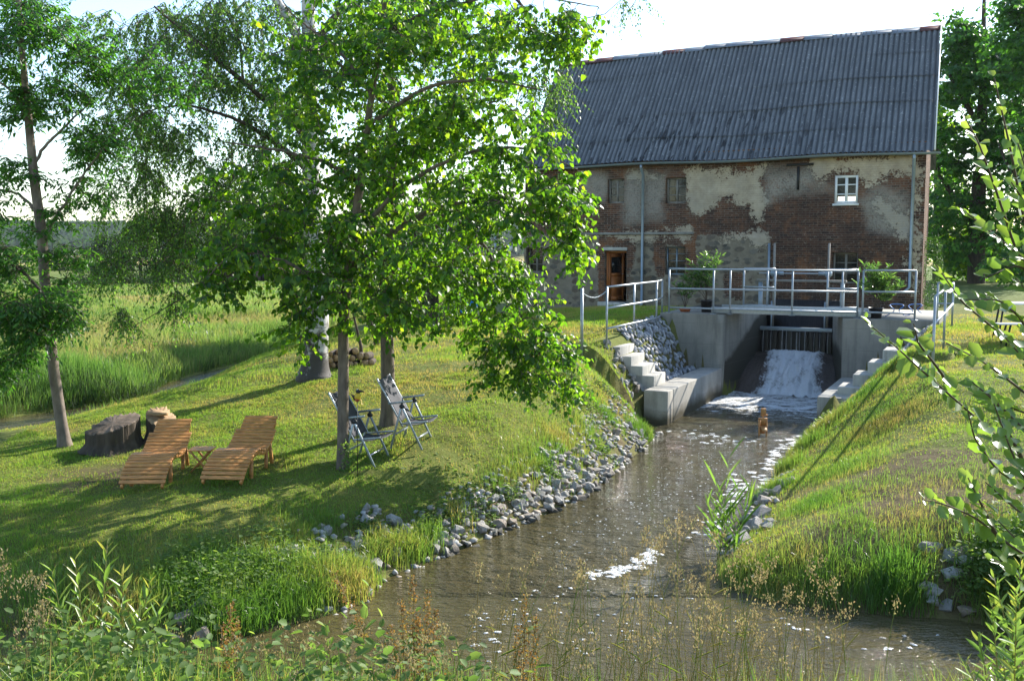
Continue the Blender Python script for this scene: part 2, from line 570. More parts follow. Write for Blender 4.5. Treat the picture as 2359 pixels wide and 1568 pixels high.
tb = k.n('BsdfTransparent'); mx = k.n('MixShader'); mx.inputs[0].default_value = .55
k.l(k.b.outputs[0], mx.inputs[1]); k.l(tb.outputs[0], mx.inputs[2]); k.l(mx.outputs[0], k.out.inputs[0])
M['glass'] = k.m
k = NT('riprap_stone')
co = k.co(); oi = k.n('ObjectInfo')
a = k.noise(co, 5., 6, .7); b = k.noise(co, 30., 4, .7)
base = k.ramp(oi.outputs['Random'], [(0, (.32, .31, .28)), (.45, (.46, .44, .41)), (.75, (.38, .30, .23)), (1, (.56, .55, .53))])
c = k.mix(k.ramp(a, [(.35, 0.), (.7, .6)]), base, (.13, .115, .095))
c = k.mix(k.ramp(b, [(.6, 0.), (.75, .4)]), c, (.5, .48, .45))
gp = k.n('SeparateXYZ'); k.l(k.n('NewGeometry').outputs['Position'], gp.inputs[0])
c = k.mix(k.ramp(k.math('ADD', gp.outputs[2], k.math('MULTIPLY', k.math('SUBTRACT', a, .5), .1)), [(.03, .85), (.09, 0.)]), c, (.045, .04, .03))
c = k.mix(k.ramp(k.noise(co, 1.7, 4), [(.52, 0.), (.7, .6)]), c, (.12, .105, .06))
k.col(c).set(.85, 0, .3); k.bump(k.math('ADD', a, k.math('MULTIPLY', b, .4)), .03, .7)
M['rock'] = k.m
k = NT('small_riprap_stone')
a = k.noise(k.co(), 12., 5, .7)
base = k.ramp(k.attr('tint'), [(0, (.32, .31, .28)), (.45, (.46, .44, .41)), (.75, (.38, .30, .23)), (1, (.56, .55, .53))])
k.col(k.mix(k.ramp(a, [(.4, 0.), (.7, .6)]), base, (.13, .115, .095))).set(.85, 0, .3); k.bump(a, .02, .6)
M['small_rock'] = k.m
k = NT('set_stone')
co = k.co()
a = k.noise(co, 9., 5, .7)
base = k.ramp(k.attr('tint'), [(0, (.22, .22, .23)), (.5, (.36, .36, .37)), (1, (.50, .49, .48))])
k.col(k.mix(k.ramp(a, [(.4, 0.), (.7, .5)]), base, (.18, .17, .17))).set(.8, 0, .3); k.bump(a, .02, .6)
M['set_stone'] = k.m


def mat_wall():
    k = NT('old_mill_masonry')
    tc = k.n('TexCoord')
    xz = k.n('SeparateXYZ'); k.l(tc.outputs['Object'], xz.inputs[0])
    cb = k.n('CombineXYZ'); k.l(k.math('ADD', xz.outputs[0], k.math('MULTIPLY', xz.outputs[1], 1.0)), cb.inputs[0]); k.l(xz.outputs[2], cb.inputs[1])
    v = cb.outputs[0]
    n_big = k.noise(v, .8, 5, .65); n_mid = k.noise(v, 3.0, 6, .7); n_fine = k.noise(v, 16., 5, .7)
    br = k.n('TexBrick'); k.l(v, br.inputs['Vector'])
    br.inputs['Scale'].default_value = 1.0
    br.inputs['Brick Width'].default_value = .26; br.inputs['Row Height'].default_value = .078
    br.inputs['Mortar Size'].default_value = .009; br.inputs['Mortar Smooth'].default_value = .3; br.inputs['Bias'].default_value = .0
    br.inputs['Color1'].default_value = (.14, .066, .040, 1); br.inputs['Color2'].default_value = (.035, .020, .016, 1)
    br.inputs['Mortar'].default_value = (.20, .17, .135, 1)
    soot = k.attr('soot')
    bc = k.mix(k.ramp(n_mid, [(.45, 0.), (.75, .5)]), br.outputs['Color'], (.22, .10, .048))
    bc = k.mix(k.ramp(n_fine, [(.5, 0.), (.75, .55)]), bc, (.06, .035, .026))
    bc = k.mix(k.math('MULTIPLY', soot, k.ramp(n_big, [(.3, .2), (.65, .7)])), bc, (.04, .027, .022))
    bc = k.mix(k.ramp(k.noise(v, 1.1, 5, .7), [(.52, 0.), (.68, .55)]), bc, (.30, .125, .05))
    # rubble stone in lime mortar
    vo = k.n('TexVoronoi'); vo.inputs['Scale'].default_value = 2.6; vo.inputs['Randomness'].default_value = .9
    wv = k.n('VectorMath', operation='MULTIPLY_ADD'); k.l(v, wv.inputs[0]); wv.inputs[1].default_value = (1, 1.7, 1)
    nz = k.n('TexNoise'); nz.inputs['Scale'].default_value = 4.; k.l(v, nz.inputs['Vector'])
    sc_ = k.n('VectorMath', operation='SCALE'); k.l(nz.outputs['Color'], sc_.inputs[0]); sc_.inputs['Scale'].default_value = .25
    k.l(sc_.outputs[0], wv.inputs[2]); k.l(wv.outputs[0], vo.inputs['Vector'])
    sp = k.n('SeparateColor'); k.l(vo.outputs['Color'], sp.inputs[0])
    stc = k.ramp(sp.outputs[0], [(0, (.07, .065, .055)), (.4, (.14, .125, .10)), (.7, (.115, .085, .06)), (1, (.18, .165, .135))])
    jm = k.ramp(k.math('ADD', vo.outputs['Distance'], k.math('MULTIPLY', k.math('SUBTRACT', n_mid, .5), .55)), [(.36, 0.), (.47, 1.)])
    stc = k.mix(jm, stc, k.ramp(n_mid, [(.3, (.165, .135, .098)), (.7, (.26, .22, .16))]))
    # plaster
    pl = k.ramp(n_mid, [(.25, (.32, .25, .17)), (.5, (.45, .365, .255)), (.75, (.56, .47, .345))])
    pl = k.mix(k.ramp(n_big, [(.45, 0.), (.7, .5)]), pl, (.22, .20, .175))
    n_ed = k.noise(v, 7., 6, .75)
    d = k.math('ADD', k.math('MULTIPLY', k.math('SUBTRACT', n_mid, .5), .9), k.math('ADD', k.math('MULTIPLY', k.math('SUBTRACT', n_ed, .5), 1.7), k.math('MULTIPLY', k.math('SUBTRACT', n_fine, .5), 1.2)))
    ms = k.ramp(k.math('ADD', k.attr('stone'), d), [(.47, 0.), (.55, 1.)])
    mp = k.ramp(k.math('ADD', k.attr('plaster'), d), [(.47, 0.), (.54, 1.)])
    c = k.mix(ms, bc, stc)
    c = k.mix(mp, c, pl)
    c = k.mix(k.ramp(k.math('ADD', n_ed, k.math('MULTIPLY', n_fine, .6)), [(.86, 0.), (1.0, .55)]), c, (.30, .26, .205))
    # thin remains of limewash over bricks
    c = k.mix(k.math('MULTIPLY', k.attr('wash'), k.ramp(k.math('ADD', n_fine, k.math('MULTIPLY', n_mid, .5)), [(.55, .15), (.8, .85)])), c, (.33, .30, .25))
    k.col(c).set(.95, 0, .15)
    hb = k.mix(ms, br.outputs['Fac'], jm)
    h = k.math('ADD', k.math('MULTIPLY', hb, -.35), k.math('ADD', k.math('MULTIPLY', mp, .9), k.math('MULTIPLY', n_fine, .5)))
    k.bump(h, .03, .8)
    return k.m


M['wall'] = mat_wall()
k = NT('fibre_cement_sheet')
co = k.co((1, 1, 1))
stx = k.noise(k.co((9, .5, .5)), 1.5, 5, .7); sp = k.noise(co, 9., 3, .6); big = k.noise(co, .7, 5)
c = k.ramp(stx, [(.3, (.115, .123, .13)), (.6, (.20, .208, .215)), (.8, (.32, .325, .33))])
c = k.mix(k.ramp(big, [(.35, .4), (.65, 0.)]), c, (.08, .085, .09))
c = k.mix(k.ramp(sp, [(.61, 0.), (.68, .6)]), c, (.36, .37, .36))
st3 = k.noise(k.co((.9, .25, .25)), 2.2, 5, .7)
c = k.mix(k.ramp(st3, [(.55, 0.), (.72, .5)]), c, (.07, .075, .08))
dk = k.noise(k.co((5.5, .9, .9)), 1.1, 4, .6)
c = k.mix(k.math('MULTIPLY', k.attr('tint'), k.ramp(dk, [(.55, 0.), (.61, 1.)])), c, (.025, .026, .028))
c = k.mix(k.math('MULTIPLY', k.attr('valley_shade'), .8), c, (.035, .04, .045))  # wave bottoms darkened in the colour to stand in for corrugation shading
k.col(c).set(.85, 0, .3); k.bump(sp, .01, .4)
M['roof'] = k.m
M['ridge_grey'] = plain('grey_ridge_sheet', (.15, .175, .21), .6, 0, .2, 4)
M['ridge_red'] = plain('red_ridge_sheet', (.085, .035, .032), .7, 0, .3, 5)

# ------------------------------------------------------------------ frames: the weir and the mill
O = at(1665, 725, z=2.08)                       # left abutment, top front corner beside the channel
UD = np.array([.9, -.436]); UD /= np.linalg.norm(UD)
ND = np.array([-UD[1], UD[0]])


def W(u, n, z):
    return np.array([O[0] + UD[0] * u + ND[0] * n, O[1] + UD[1] * u + ND[1] * n, z])


def W2(u, n):
    return W(u, n, 0)[:2]


def inW(x, y):
    dx, dy = x - O[0], y - O[1]
    return dx * UD[0] + dy * UD[1], dx * ND[0] + dy * ND[1]


MO = at(2120, 735, Y=33.0); MO[2] = 0.0
MEX = np.array([.863, -.505]); MEX /= np.linalg.norm(MEX)
MROT = math.atan2(MEX[1], MEX[0])
MEY = np.array([-MEX[1], MEX[0]])


def mill_hit(px, py):
    """local (x, z) of a photograph pixel on the mill's front wall"""
    d = ray(px, py)
    t = (MO[0] * MEY[0] + MO[1] * MEY[1]) / (d[0] * MEY[0] + d[1] * MEY[1])
    p = np.array([0, 0, H]) + d * t
    return (p[0] - MO[0]) * MEX[0] + (p[1] - MO[1]) * MEX[1], p[2]


def z1(x, y):
    return mill_hit(1152 + .5142 * x, .5142 * y)


# ------------------------------------------------------------------ terrain
def shore(L):
    return [tuple(at(x, y, z=0)[:2]) for x, y in L]


left_shore = shore([(1500, 1012), (1460, 1050), (1405, 1097), (1345, 1142), (1240, 1190), (1120, 1238), (1010, 1285), (935, 1312),
                    (885, 1335), (850, 1382), (760, 1415), (640, 1445), (520, 1475), (430, 1492), (250, 1500), (0, 1505), (-700, 1500)])
right_shore = shore([(3200, 1490), (2600, 1475), (2359, 1455), (2200, 1425), (2050, 1415), (1900, 1400), (1750, 1378), (1655, 1335), (1650, 1290),
                     (1690, 1250), (1712, 1200), (1745, 1140), (1800, 1080), (1850, 1015), (1885, 965)])
chan_l = [tuple(W2(-.6, -4.62)), tuple(W2(-.6, -.05)), tuple(W2(0, .05)), tuple(W2(.3, 2.8)), tuple(W2(.3, 7.))]
chan_r = [tuple(W2(2.4, 7.)), tuple(W2(2.4, 2.8)), tuple(W2(2.96, .05)), tuple(W2(3.65, -.05)), tuple(W2(3.65, -3.55))]
RIVER = chan_l[::-1] + left_shore + [(-26, 7.8), (-5, 7.6), (0, 7.3), (6, 6.9), (26, 6.5)] + right_shore + chan_r[::-1]
BROOK = shore([(-500, 1040), (-100, 1022), (60, 1006), (200, 975), (340, 958), (400, 912), (480, 893), (560, 856), (640, 832), (690, 818),
               (690, 812), (640, 824), (560, 838), (470, 858), (380, 884), (330, 915), (230, 932), (0, 965), (-200, 975), (-500, 985)])
ctrl = []


def C(px, py, z, w=1.0):
    p = at(px, py, z=z)
    ctrl.append((p[0], p[1], z))


for a in [(330, 1140, .68), (20, 1150, .55), (500, 1130, .68), (790, 1098, .68), (265, 1040, .62), (150, 1030, .58), (600, 1000, .86), (930, 1035, .84),
          (895, 982, .98), (725, 865, 1.28), (600, 905, 1.08), (1000, 768, 1.62), (1150, 762, 1.7), (1300, 760, 1.78), (1250, 850, 1.55), (1100, 950, 1.2), (1100, 1050, .92),
          (480, 1000, .78), (850, 830, 1.42), (1000, 1130, .72), (700, 1190, .58), (300, 1260, .45), (1000, 900, 1.25),
          (2150, 1100, .92), (2150, 1000, 1.12), (2150, 900, 1.36), (2180, 830, 1.6), (2359, 1100, 1.05), (2340, 900, 1.5), (1950, 1150, .62), (2000, 1000, .8), (2040, 900, 1.35), (2100, 850, 1.6), (2250, 745, 1.9)]:
    C(*a)
for u, n, z in [(-1.5, -4.4, 1.72), (-1.5, -2, 1.95), (-1.7, 0, 2.0), (-2.5, 3, 2.0), (-5, 2, 1.9), (-4, -2, 1.85), (4.9, 0, 2.03), (6, 3, 2.02), (5.2, -4, 1.9), (5.6, -7, 1.85),
                (8, 2, 2.0), (10, -2, 1.9), (-3, 7, 1.75), (-8, 7, 1.55), (5, 8, 1.7)]:
    ctrl.append((*W2(u, n), z))
for x, z in ((0, 1.5), (-5, 1.45), (-10, 1.4), (-16, 1.35), (3, 1.5)):
    ctrl.append((MO[0] + MEX[0] * x - MEY[0] * .5, MO[1] + MEX[1] * x - MEY[1] * .5, z))
ctrl += [(-14, 30, .55), (-20, 30, .6), (-8, 36, .6), (-3, 38, .9), (-25, 50, .6), (-10, 55, .6), (-40, 60, .5), (-2, 60, .8), (-10, 85, .5), (-40, 90, .4), (20, 60, 1.6), (30, 40, 1.9), (40, 20, 1.8),
         (-16, 15, .6), (-10, 14, .55), (-12, 17, .55), (-20, 20, .5),
         (-12, 2.5, 1.9), (-6, 3, 1.9), (-2, 3, 1.95), (2, 3, 1.95), (6, 3, 1.9), (12, 2.5, 1.8), (-6, 4.5, 1.45), (0, 4.5, 1.45), (5, 4.5, 1.4), (0, -5, 2.2)]
ctrl = np.array(ctrl)
_n = len(ctrl)
_d2 = ((ctrl[:, None, :2] - ctrl[None, :, :2]) ** 2).sum(2)
_A = np.zeros((_n + 3, _n + 3))
_A[:_n, :_n] = _d2 * np.log(_d2 + 1e-9) * .5 + np.eye(_n) * 2.5
_A[:_n, _n] = 1; _A[:_n, _n + 1:] = ctrl[:, :2]
_A[_n:, :_n] = _A[:_n, _n:].T
TPW = np.linalg.solve(_A, np.concatenate([ctrl[:, 2], np.zeros(3)]))


def hz(x, y, detail=True):
    x = np.asarray(x, float); y = np.asarray(y, float)
    sh = x.shape
    P = np.stack([x.ravel(), y.ravel()], 1)
    out = np.zeros(len(P))
    for i in range(0, len(P), 40000):
        p = P[i:i + 40000]
        d2 = ((p[:, None, :] - ctrl[None, :, :2]) ** 2).sum(2)
        w = 1 / (d2 + 2.) ** 2
        U1 = (w * ctrl[None, :, 2]).sum(1) / w.sum(1)
        U = np.clip((d2 * np.log(d2 + 1e-9) * .5) @ TPW[:-3] + TPW[-3] + p @ TPW[-2:], .3, 2.15)
        fb = np.clip((np.maximum(np.abs(p[:, 0]) - 16, p[:, 1] - 36)) / 6, 0, 1)
        U = U * (1 - fb) + U1 * fb
        s = np.minimum(sdist(RIVER, p), 1e6)
        sb = sdist(BROOK, p)
        u, n = inW(p[:, 0], p[:, 1])
        bw = np.where(p[:, 0] < 1.5, 1.9, 2.0)
        bw = np.where((n > -5.2) & (u < 1), 1.25, bw)
        bw = np.where((n > -4.6) & (u > 2), 1.5, bw)
        bw = np.where((p[:, 1] < 14) & (p[:, 0] < -1) & (p[:, 1] > 9), 2.4, bw)
        bw = np.where((p[:, 0] > 2.2) & (p[:, 1] < 21) & (p[:, 1] > 9), np.clip(1.2 + (p[:, 1] - 10.5) * .35, 1.2, 2.6), bw)
        bw = np.where(p[:, 1] < 8.5, 3.2, bw)
        # ground behind the abutments' front faces is held up by the walls
        held = (n > 0.02) & (n < 9) & (u > -6) & (u < 9)
        bw = np.where(held, .12, bw)
        t = np.clip(s / bw, 0, 1)
        z = np.where(s < 0, np.maximum(-.5, s * .7), U * (1 - (1 - t) ** 1.7))
        z = np.where((u > -1.95) & (u < -.62) & (n < -4.0) & (n > -5.4), np.maximum(z, np.clip(.58 + .72 * (-u - .62), 0, 1.55) * np.clip((n + 5.35) / .95, 0, 1)), z)
        sl_ = np.clip(.62 + .90 * (u - 3.55), 0, 1.75) * np.clip((u - 3.62) / .12, 0, 1) * np.clip((n + 4.6 + .15 * (u - 3.6)) / .9, 0, 1)
        z = np.where((sl_ > .03) & (n < -1.5) & (u > 3.62) & (u < 5.6), np.maximum(z, sl_), z)
        tb = np.clip(sb / 3.0, 0, 1)
        z = np.where(sb < 0, np.maximum(-.35, sb * .5), np.minimum(z, np.where(sb < 3.0, z * (1 - (1 - tb) ** 1.6), z)))
        if detail:
            m = np.clip(np.minimum(s, sb), 0, 1)
            z = z + m * ((fbm(p[:, 0] * 1.1, p[:, 1] * 1.1, 3, 3) - .5) * .10 + (fbm(p[:, 0] * 5, p[:, 1] * 5, 9, 2) - .5) * .045)
        Y = p[:, 1]
        far = np.clip((Y - 110) / 500, 0, 1)
        z = z - far * 11 + np.clip((Y - 760) / 240, 0, 1.6) ** 1.5 * 12.0
        out[i:i + 40000] = z
    return out.reshape(sh)


def graded(a, b, step, lo, hi, g=1.16):
    m = list(np.arange(a, b, step))
    s, v = step, m[-1]
    up = []
    while v < hi:
        s *= g; v += s; up.append(v)
    s, v, dn = step, m[0], []
    while v > lo:
        s *= g; v -= s; dn.append(v)
    return np.array(dn[::-1] + m + up)


xs = graded(-9, 14, .11, -1500, 1500)
ys = graded(1.5, 34, .11, -30, 2200)
GX, GY = np.meshgrid(xs, ys, indexing='ij')
GZ = hz(GX, GY)
g = MB(); g.grid(np.stack([GX, GY, GZ], -1))
ground = tag(g.build('ground', M['ground'], smooth=True), kind='structure')
pf = np.stack([GX.ravel(), GY.ravel()], 1)
s_r = sdist(RIVER, pf)
bare = np.clip(1 - np.abs(s_r - .35) / 1.3, 0, 1) * .55
ug, ng = inW(pf[:, 0], pf[:, 1])


SPOTS = [(at(a, b, z=1.0)[:2], r_, w_) for a, b, r_, w_ in [(265, 1035, 1.1, .6), (150, 1030, .9, .5), (790, 1100, .5, .5), (895, 985, .6, .55), (1420, 930, .7, .6), (1380, 880, .6, .4), (1060, 1150, .8, .4), (560, 1240, 1., .5), (520, 1290, .8, .5),
         (2150, 1090, 1.6, .95), (1950, 1200, 1., .6), (2080, 1150, 1.3, .85), (2250, 1180, 1., .8), (725, 870, .9, .4), (1480, 790, .8, .5), (1120, 900, .8, .38), (1250, 960, .7, .4), (1050, 1000, .6, .36), (1300, 1010, .5, .4), (650, 960, .7, .3), (950, 870, .6, .33)]]


def bare_amt(Pq):
    b = np.zeros(len(Pq))
    for c, r_, w_ in SPOTS:
        b = np.maximum(b, w_ * np.clip(1.4 - np.hypot(Pq[:, 0] - c[0], Pq[:, 1] - c[1]) / r_, 0, 1))
    return b


bare = np.maximum(bare, bare_amt(pf))
attr(ground, 'bare', bare)
attr(ground, 'far', np.clip((pf[:, 1] - 36) / 10, 0, 1))
attr(ground, 'crop', ((pf[:, 1] > 560) & (pf[:, 1] < 800)).astype(float))

# the water: one sheet, fine near the weir
xs = graded(-8, 13, .16, -80, 90, 1.3)
ys = graded(6, 30, .16, 3, 46, 1.3)
GX, GY = np.meshgrid(xs, ys, indexing='ij')
u, n = inW(GX, GY)
turb = np.clip((n + 8.5) / 8, 0, 1) ** 1.3
chn = np.exp(-((u - 1.4) / 2.2) ** 2)
GZ = turb * chn * ((fbm(GX * 2.2, GY * 2.2, 21, 3) - .5) * .16) * (n < 1.5)
g = MB(); g.grid(np.stack([GX, GY, GZ], -1))
water = tag(g.build('river_water', M['water'], smooth=True), kind='structure')
foam = np.clip((n + 6.2) / 5.0, 0, 1) ** .8 * .60
foam = np.where(n > -6.2, foam, 0) * np.clip(chn * 2, 0, 1)
foam = np.maximum(foam, .33 * np.exp(-((n + 5.2) / 1.3) ** 2) * np.exp(-((u - 2.2) / 1.2) ** 2))
foam = np.where((n > 2.7) | (u < -1) | (u > 4.5), 0, foam)
attr(water, 'foam', foam.ravel())
attr(water, 'turb', np.clip(.12 + turb * chn + .75 * np.exp(-((GX - 2.5) / 3.) ** 2) * (GY > 11), 0, 1.2).ravel())

# ------------------------------------------------------------------ weir: concrete
BH = .71


def wetrel(z, lo, hi):
    return np.clip(1 - (z - lo) / (hi - lo), 0, 1)


def concrete(name, label, boxes, mat='concrete', cat='wall', wet=None, bevel=.012, fns=None, loc=None):
    m = MB()
    for b in boxes:
        if isinstance(b, (list, tuple)) and len(b) == 6: m.box(*b, fn=W)
        else: m.hexa(b)
    if loc is None: loc = W(boxes[0][0], boxes[0][2], 0) if len(boxes[0]) == 6 else boxes[0][0]
    o = m.build(name, M[mat], loc=loc, bevel=bevel)
    if wet:
        co = np.array([v.co for v in o.data.vertices]) + np.array(loc)
        o.data.attributes['tint'].data.foreach_set('value', np.array([wet(*c) for c in co], np.float32))
    else:
        o.data.attributes['tint'].data.foreach_set('value', np.zeros(len(o.data.vertices), np.float32))
    return tag(o, label, cat)


def wall_ring(pts, z0, z1, step=.2):
    """finely divided prism (u, n outline) so wetness can follow height"""
    m = MB()
    zs = np.linspace(z0, z1, max(2, int((z1 - z0) / step) + 1))
    P = []
    for i in range(len(pts)):
        a, b = np.array(pts[i]), np.array(pts[(i + 1) % len(pts)])
        k = max(2, int(np.linalg.norm(b - a) / step) + 1)
        P = [a + (b - a) * t for t in np.linspace(0, 1, k)]
        m.grid(np.array([[W(p[0], p[1], z) for z in zs] for p in P]))
    return m


def abutment(name, label, pts, top, wetf):
    m = wall_ring(pts, -.5, top)
    m.add([W(u, n, top) for u, n in pts], Q=[list(range(4))] if len(pts) == 4 else None,
          T=None if len(pts) == 4 else [[0, i, i + 1] for i in range(1, len(pts) - 1)])
    loc = W(*pts[0], 0)
    o = m.build(name, M['concrete'], loc=loc)
    co = np.array([v.co for v in o.data.vertices]) + loc
    uu, nn = inW(co[:, 0], co[:, 1])
    o.data.attributes['tint'].data.foreach_set('value', wetf(uu, nn, co[:, 2]).astype(np.float32))
    bm = bmesh.new(); bm.from_mesh(o.data); bmesh.ops.remove_doubles(bm, verts=bm.verts, dist=.002)
    bmesh.ops.recalc_face_normals(bm, faces=bm.faces); bm.to_mesh(o.data); bm.free()
    return tag(o, label, 'abutment')


LW = lambda u, n, z: np.where(n > .15, 1.35 - (z - (.2 + .42 * n)) * .9, 0) * (n > .15)
abutment('concrete_abutment', 'tall grey concrete abutment left of the weir, above the set stones', [(-1.66, 0), (0, 0), (.36, 2.8), (.36, 4.2), (-1.66, 4.2)], 2.08, LW)
RW = lambda u, n, z: np.where(n > .15, 1.25 - (z - .75) * .8, 0) * (n > .15)
abutment('concrete_abutment', 'tall grey concrete abutment right of the weir, under the leafy branch', [(2.96, 0), (5.1, 0), (5.1, 4.2), (2.3, 4.2), (2.3, 2.8)], 2.08, RW)
lowwet = lambda x, y, z: .0
concrete('concrete_bench', 'long low concrete wall left of the channel with a dark slot near its end', [(-.54, 0, -4.2, -.01, -.5, BH), (-.54, 0, -4.62, -4.235, -.5, BH), (-.5, -.06, -4.24, -4.19, -.5, BH - .03)], 'concrete_low', 'low wall')
concrete('concrete_bench', 'short low concrete wall right of the channel with sunlit top', [(2.96, 3.62, -3.55, -.01, -.5, BH - .06)], 'concrete_low', 'low wall')
st = thing('concrete_stairs', 'pale concrete steps down to the low wall, beside the white set stones', 'stairs', W(-1.6, -3.6, .74))
for i in range(4):
    m = MB()
    m.box(-.95 - .27 * i - (.30 if i == 3 else 0), -.50 - .27 * i, -4.05, -3.2 + .05 * i, .3, .95 + .205 * i, fn=W)
    m.build('step', M['concrete_new'], st, bevel=.01)
st = thing('concrete_stairs', 'concrete steps at the right bank, half hidden behind grass', 'stairs', W(4.2, -3, .74))
for i in range(4):
    m = MB()
    m.box(3.3 + .27 * i, 3.80 + .27 * i + (.35 if i == 3 else 0), -3.05 + .28 * i, -2.2 + .28 * i, .3, .82 + .25 * i, fn=W)
    m.build('step', M['concrete_new'], st, bevel=.01)

# weir: boards, posts, apron, falling water
t = thing('weir_gate', 'dark wet timber weir boards closing the channel under the footbridge', 'weir', W(1.3, 2.8, .5))
m = MB()
for i in range(9):
    a = .38 + 1.9 * i / 9
    m.box(a + .006, a + 1.9 / 9 - .006, 2.80 + .012 * (i % 3), 2.9, -.3, 1.52 - .02 * ((i * 7) % 3), fn=W)
m.build('board_panel', M['timber_wet'], t, bevel=.006)
m = MB(); m.box(.36, 2.3, 2.72, 2.86, 1.5, 1.60, fn=W); m.build('top_beam', M['zinc'], t, bevel=.01)
for uu in (.55, .78, .92, 1.74, 1.9, 2.08):
    m = MB(); m.bar(W(uu, 2.70, .3), W(uu + .01, 2.76, 1.60), .10, .07, up=(ND[0], ND[1], 0)); m.build('post', M['timber_wet'], t, bevel=.008)
for uu in (.62, 2.06):
    m = MB(); m.tube([W(uu, 2.98, 1.2), W(uu, 2.98, 2.3)], .025); m.build('lifting_rod', M['zinc'], t)
m = MB(); m.box(.36, 2.3, 3.6, 3.8, -.3, 2.0, fn=W); m.build('back_wall', M['timber_wet'], t)
# leaking threads of water down the boards
for uu, w_ in ((.68, .02), (.99, .03), (1.10, .025), (1.24, .015), (1.38, .04), (1.46, .02), (1.60, .03), (1.84, .015), (1.99, .02), (.47, .02), (2.2, .03)):
    m = MB(); m.tube([W(uu, 2.70, 1.5 + .03 * math.sin(uu * 40)), W(uu, 2.66, 1.2), W(uu + .01, 2.62, .85)], [w_ * .25, w_ * .4, w_ * .55], 5)
    o = m.build('water_thread', M['fall'], t, smooth=True)
    attr(o, 'white', [0.55] * m.n); attr(o, 'fu', np.random.default_rng(int(uu * 100)).uniform(0, 3, m.n)); attr(o, 'fb', np.linspace(0, 1, m.n))
A, B = 110, 90
GG = np.zeros((A, B, 3)); wh = np.zeros((A, B))
for i in range(A):
    for j in range(B):
        a, b = i / (A - 1), j / (B - 1)
        n_ = 2.72 - 1.95 * b
        lo, hi = .40 - .24 * b - .05, 2.27 + .45 * b + .05
        u_ = lo + (hi - lo) * a
        zz = .92 * (1 - b ** 1.6) - .04
        zz += .05 * math.sin(math.pi * min(1, b * 6)) if b < .17 else 0
        k_ = math.exp(-((u_ - 1.36 - .20 * b) / (.80 + .05 * b)) ** 6)
        r = (float(fbm(np.array([u_ * 5.]), np.array([b * 6.]), 5, 3)[0]) - .5)
        r2_ = (float(fbm(np.array([u_ * 14.]), np.array([b * 9.]), 6, 2)[0]) - .5)
        r3_ = float(fbm(np.array([u_ * 9.]), np.array([b * 1.6]), 8, 3)[0]) - .5
        zz += (r * .06 + r2_ * .05 + r3_ * .16 * min(1, b * 4)) * (.25 + k_) + .06 * k_ * (1 - b)
        GG[i, j] = W(u_, n_, zz)
        wh[i, j] = .16 + .50 * k_ + .22 * math.exp(-((b - .02) / .08) ** 2) + .25 * max(0, b - .85) * 6
g = MB(); g.grid(GG)
o = tag(g.build('waterfall', M['fall'], loc=W(1.3, 1.5, 0), smooth=True), 'white water tumbling over the weir below the dark boards', 'waterfall')
attr(o, 'white', wh.ravel())
fbv = np.repeat(np.linspace(0, 1, B)[None], A, 0)
attr(o, 'fb', fbv.ravel()); attr(o, 'fu', (np.linspace(.35, 2.5, A)[:, None] + 0 * fbv).ravel())

# set stones on the slopes beside the abutments
def convex_stone(seed, sx, sy, sz, n=14):
    r = np.random.default_rng(seed)
    p = r.normal(size=(n, 3)); p /= np.linalg.norm(p, axis=1, keepdims=True)
    p *= r.uniform(.82, 1.12, (n, 1))
    bm = bmesh.new()
    for q in p * [sx, sy, sz]: bm.verts.new(q)
    ret = bmesh.ops.convex_hull(bm, input=bm.verts)
    loose = [v for v in bm.verts if not v.link_faces]
    bmesh.ops.delete(bm, geom=loose, context='VERTS')
    bmesh.ops.triangulate(bm, faces=bm.faces)
    bm.verts.index_update()
    V = np.array([v.co[:] for v in bm.verts]); T = np.array([[v.index for v in f.verts] for f in bm.faces])
    bm.free()
    return V, T


SV = [convex_stone(100 + i, 1, 1, 1, 13) for i in range(14)]


def pitching(name, label, poly, n0):
    """stones set flat into the slope, inside a (u, n) outline"""
    m = MB()
    poly = np.array(poly)
    lo, hi = poly.min(0), poly.max(0)
    r = np.random.default_rng(n0)
    sp = .135
    row = 0
    b = lo[1]
    while b < hi[1]:
        a = lo[0] + (row % 2) * sp / 2
        while a < hi[0]:
            q = np.array([[a + r.normal() * .02, b + r.normal() * .02]])
            if sdist(poly, q)[0] < .02:
                p = W(q[0, 0], q[0, 1], 0)
                e = .1
                z0 = hz(np.array([p[0], p[0] + e, p[0]]), np.array([p[1], p[1], p[1] + e]), False)
                N = np.array([-(z0[1] - z0[0]) / e, -(z0[2] - z0[0]) / e, 1]); N /= np.linalg.norm(N)
                N = N + r.normal(size=3) * .13; N /= np.linalg.norm(N)
                A_ = np.cross(N, [ND[0], ND[1], 0]); A_ /= np.linalg.norm(A_)
                B_ = np.cross(N, A_)
                an = r.uniform(-.5, .5)
                A_, B_ = A_ * math.cos(an) + B_ * math.sin(an), B_ * math.cos(an) - A_ * math.sin(an)
                V, T = SV[r.integers(14)]
                s_ = r.uniform(.075, .105)
                VV = V * [s_ * r.uniform(.85, 1.3), s_, s_ * .55]
                VV = VV[:, :1] * A_ + VV[:, 1:2] * B_ + VV[:, 2:] * N
                m.add(VV + np.array([p[0], p[1], max(z0[0], BH - .06) + .03]), T=T, tint=r.uniform(0, 1))
            a += sp
        b += sp * .85; row += 1
    return tag(m.build(name, M['set_stone'], loc=W(poly[0][0], poly[0][1], 0)), label, 'stone facing')


pitching('stone_facing', 'slope of pale grey set stones between the steps and left abutment', [(-.62, -3.2), (-1.75, -3.0), (-1.72, -.05), (-.62, -.05)], 1)
pitching('stone_facing', 'narrow slope of set stones below the right abutment', [(3.66, -2.3), (3.66, -.05), (5.0, -.05), (4.75, -1.5)], 2)

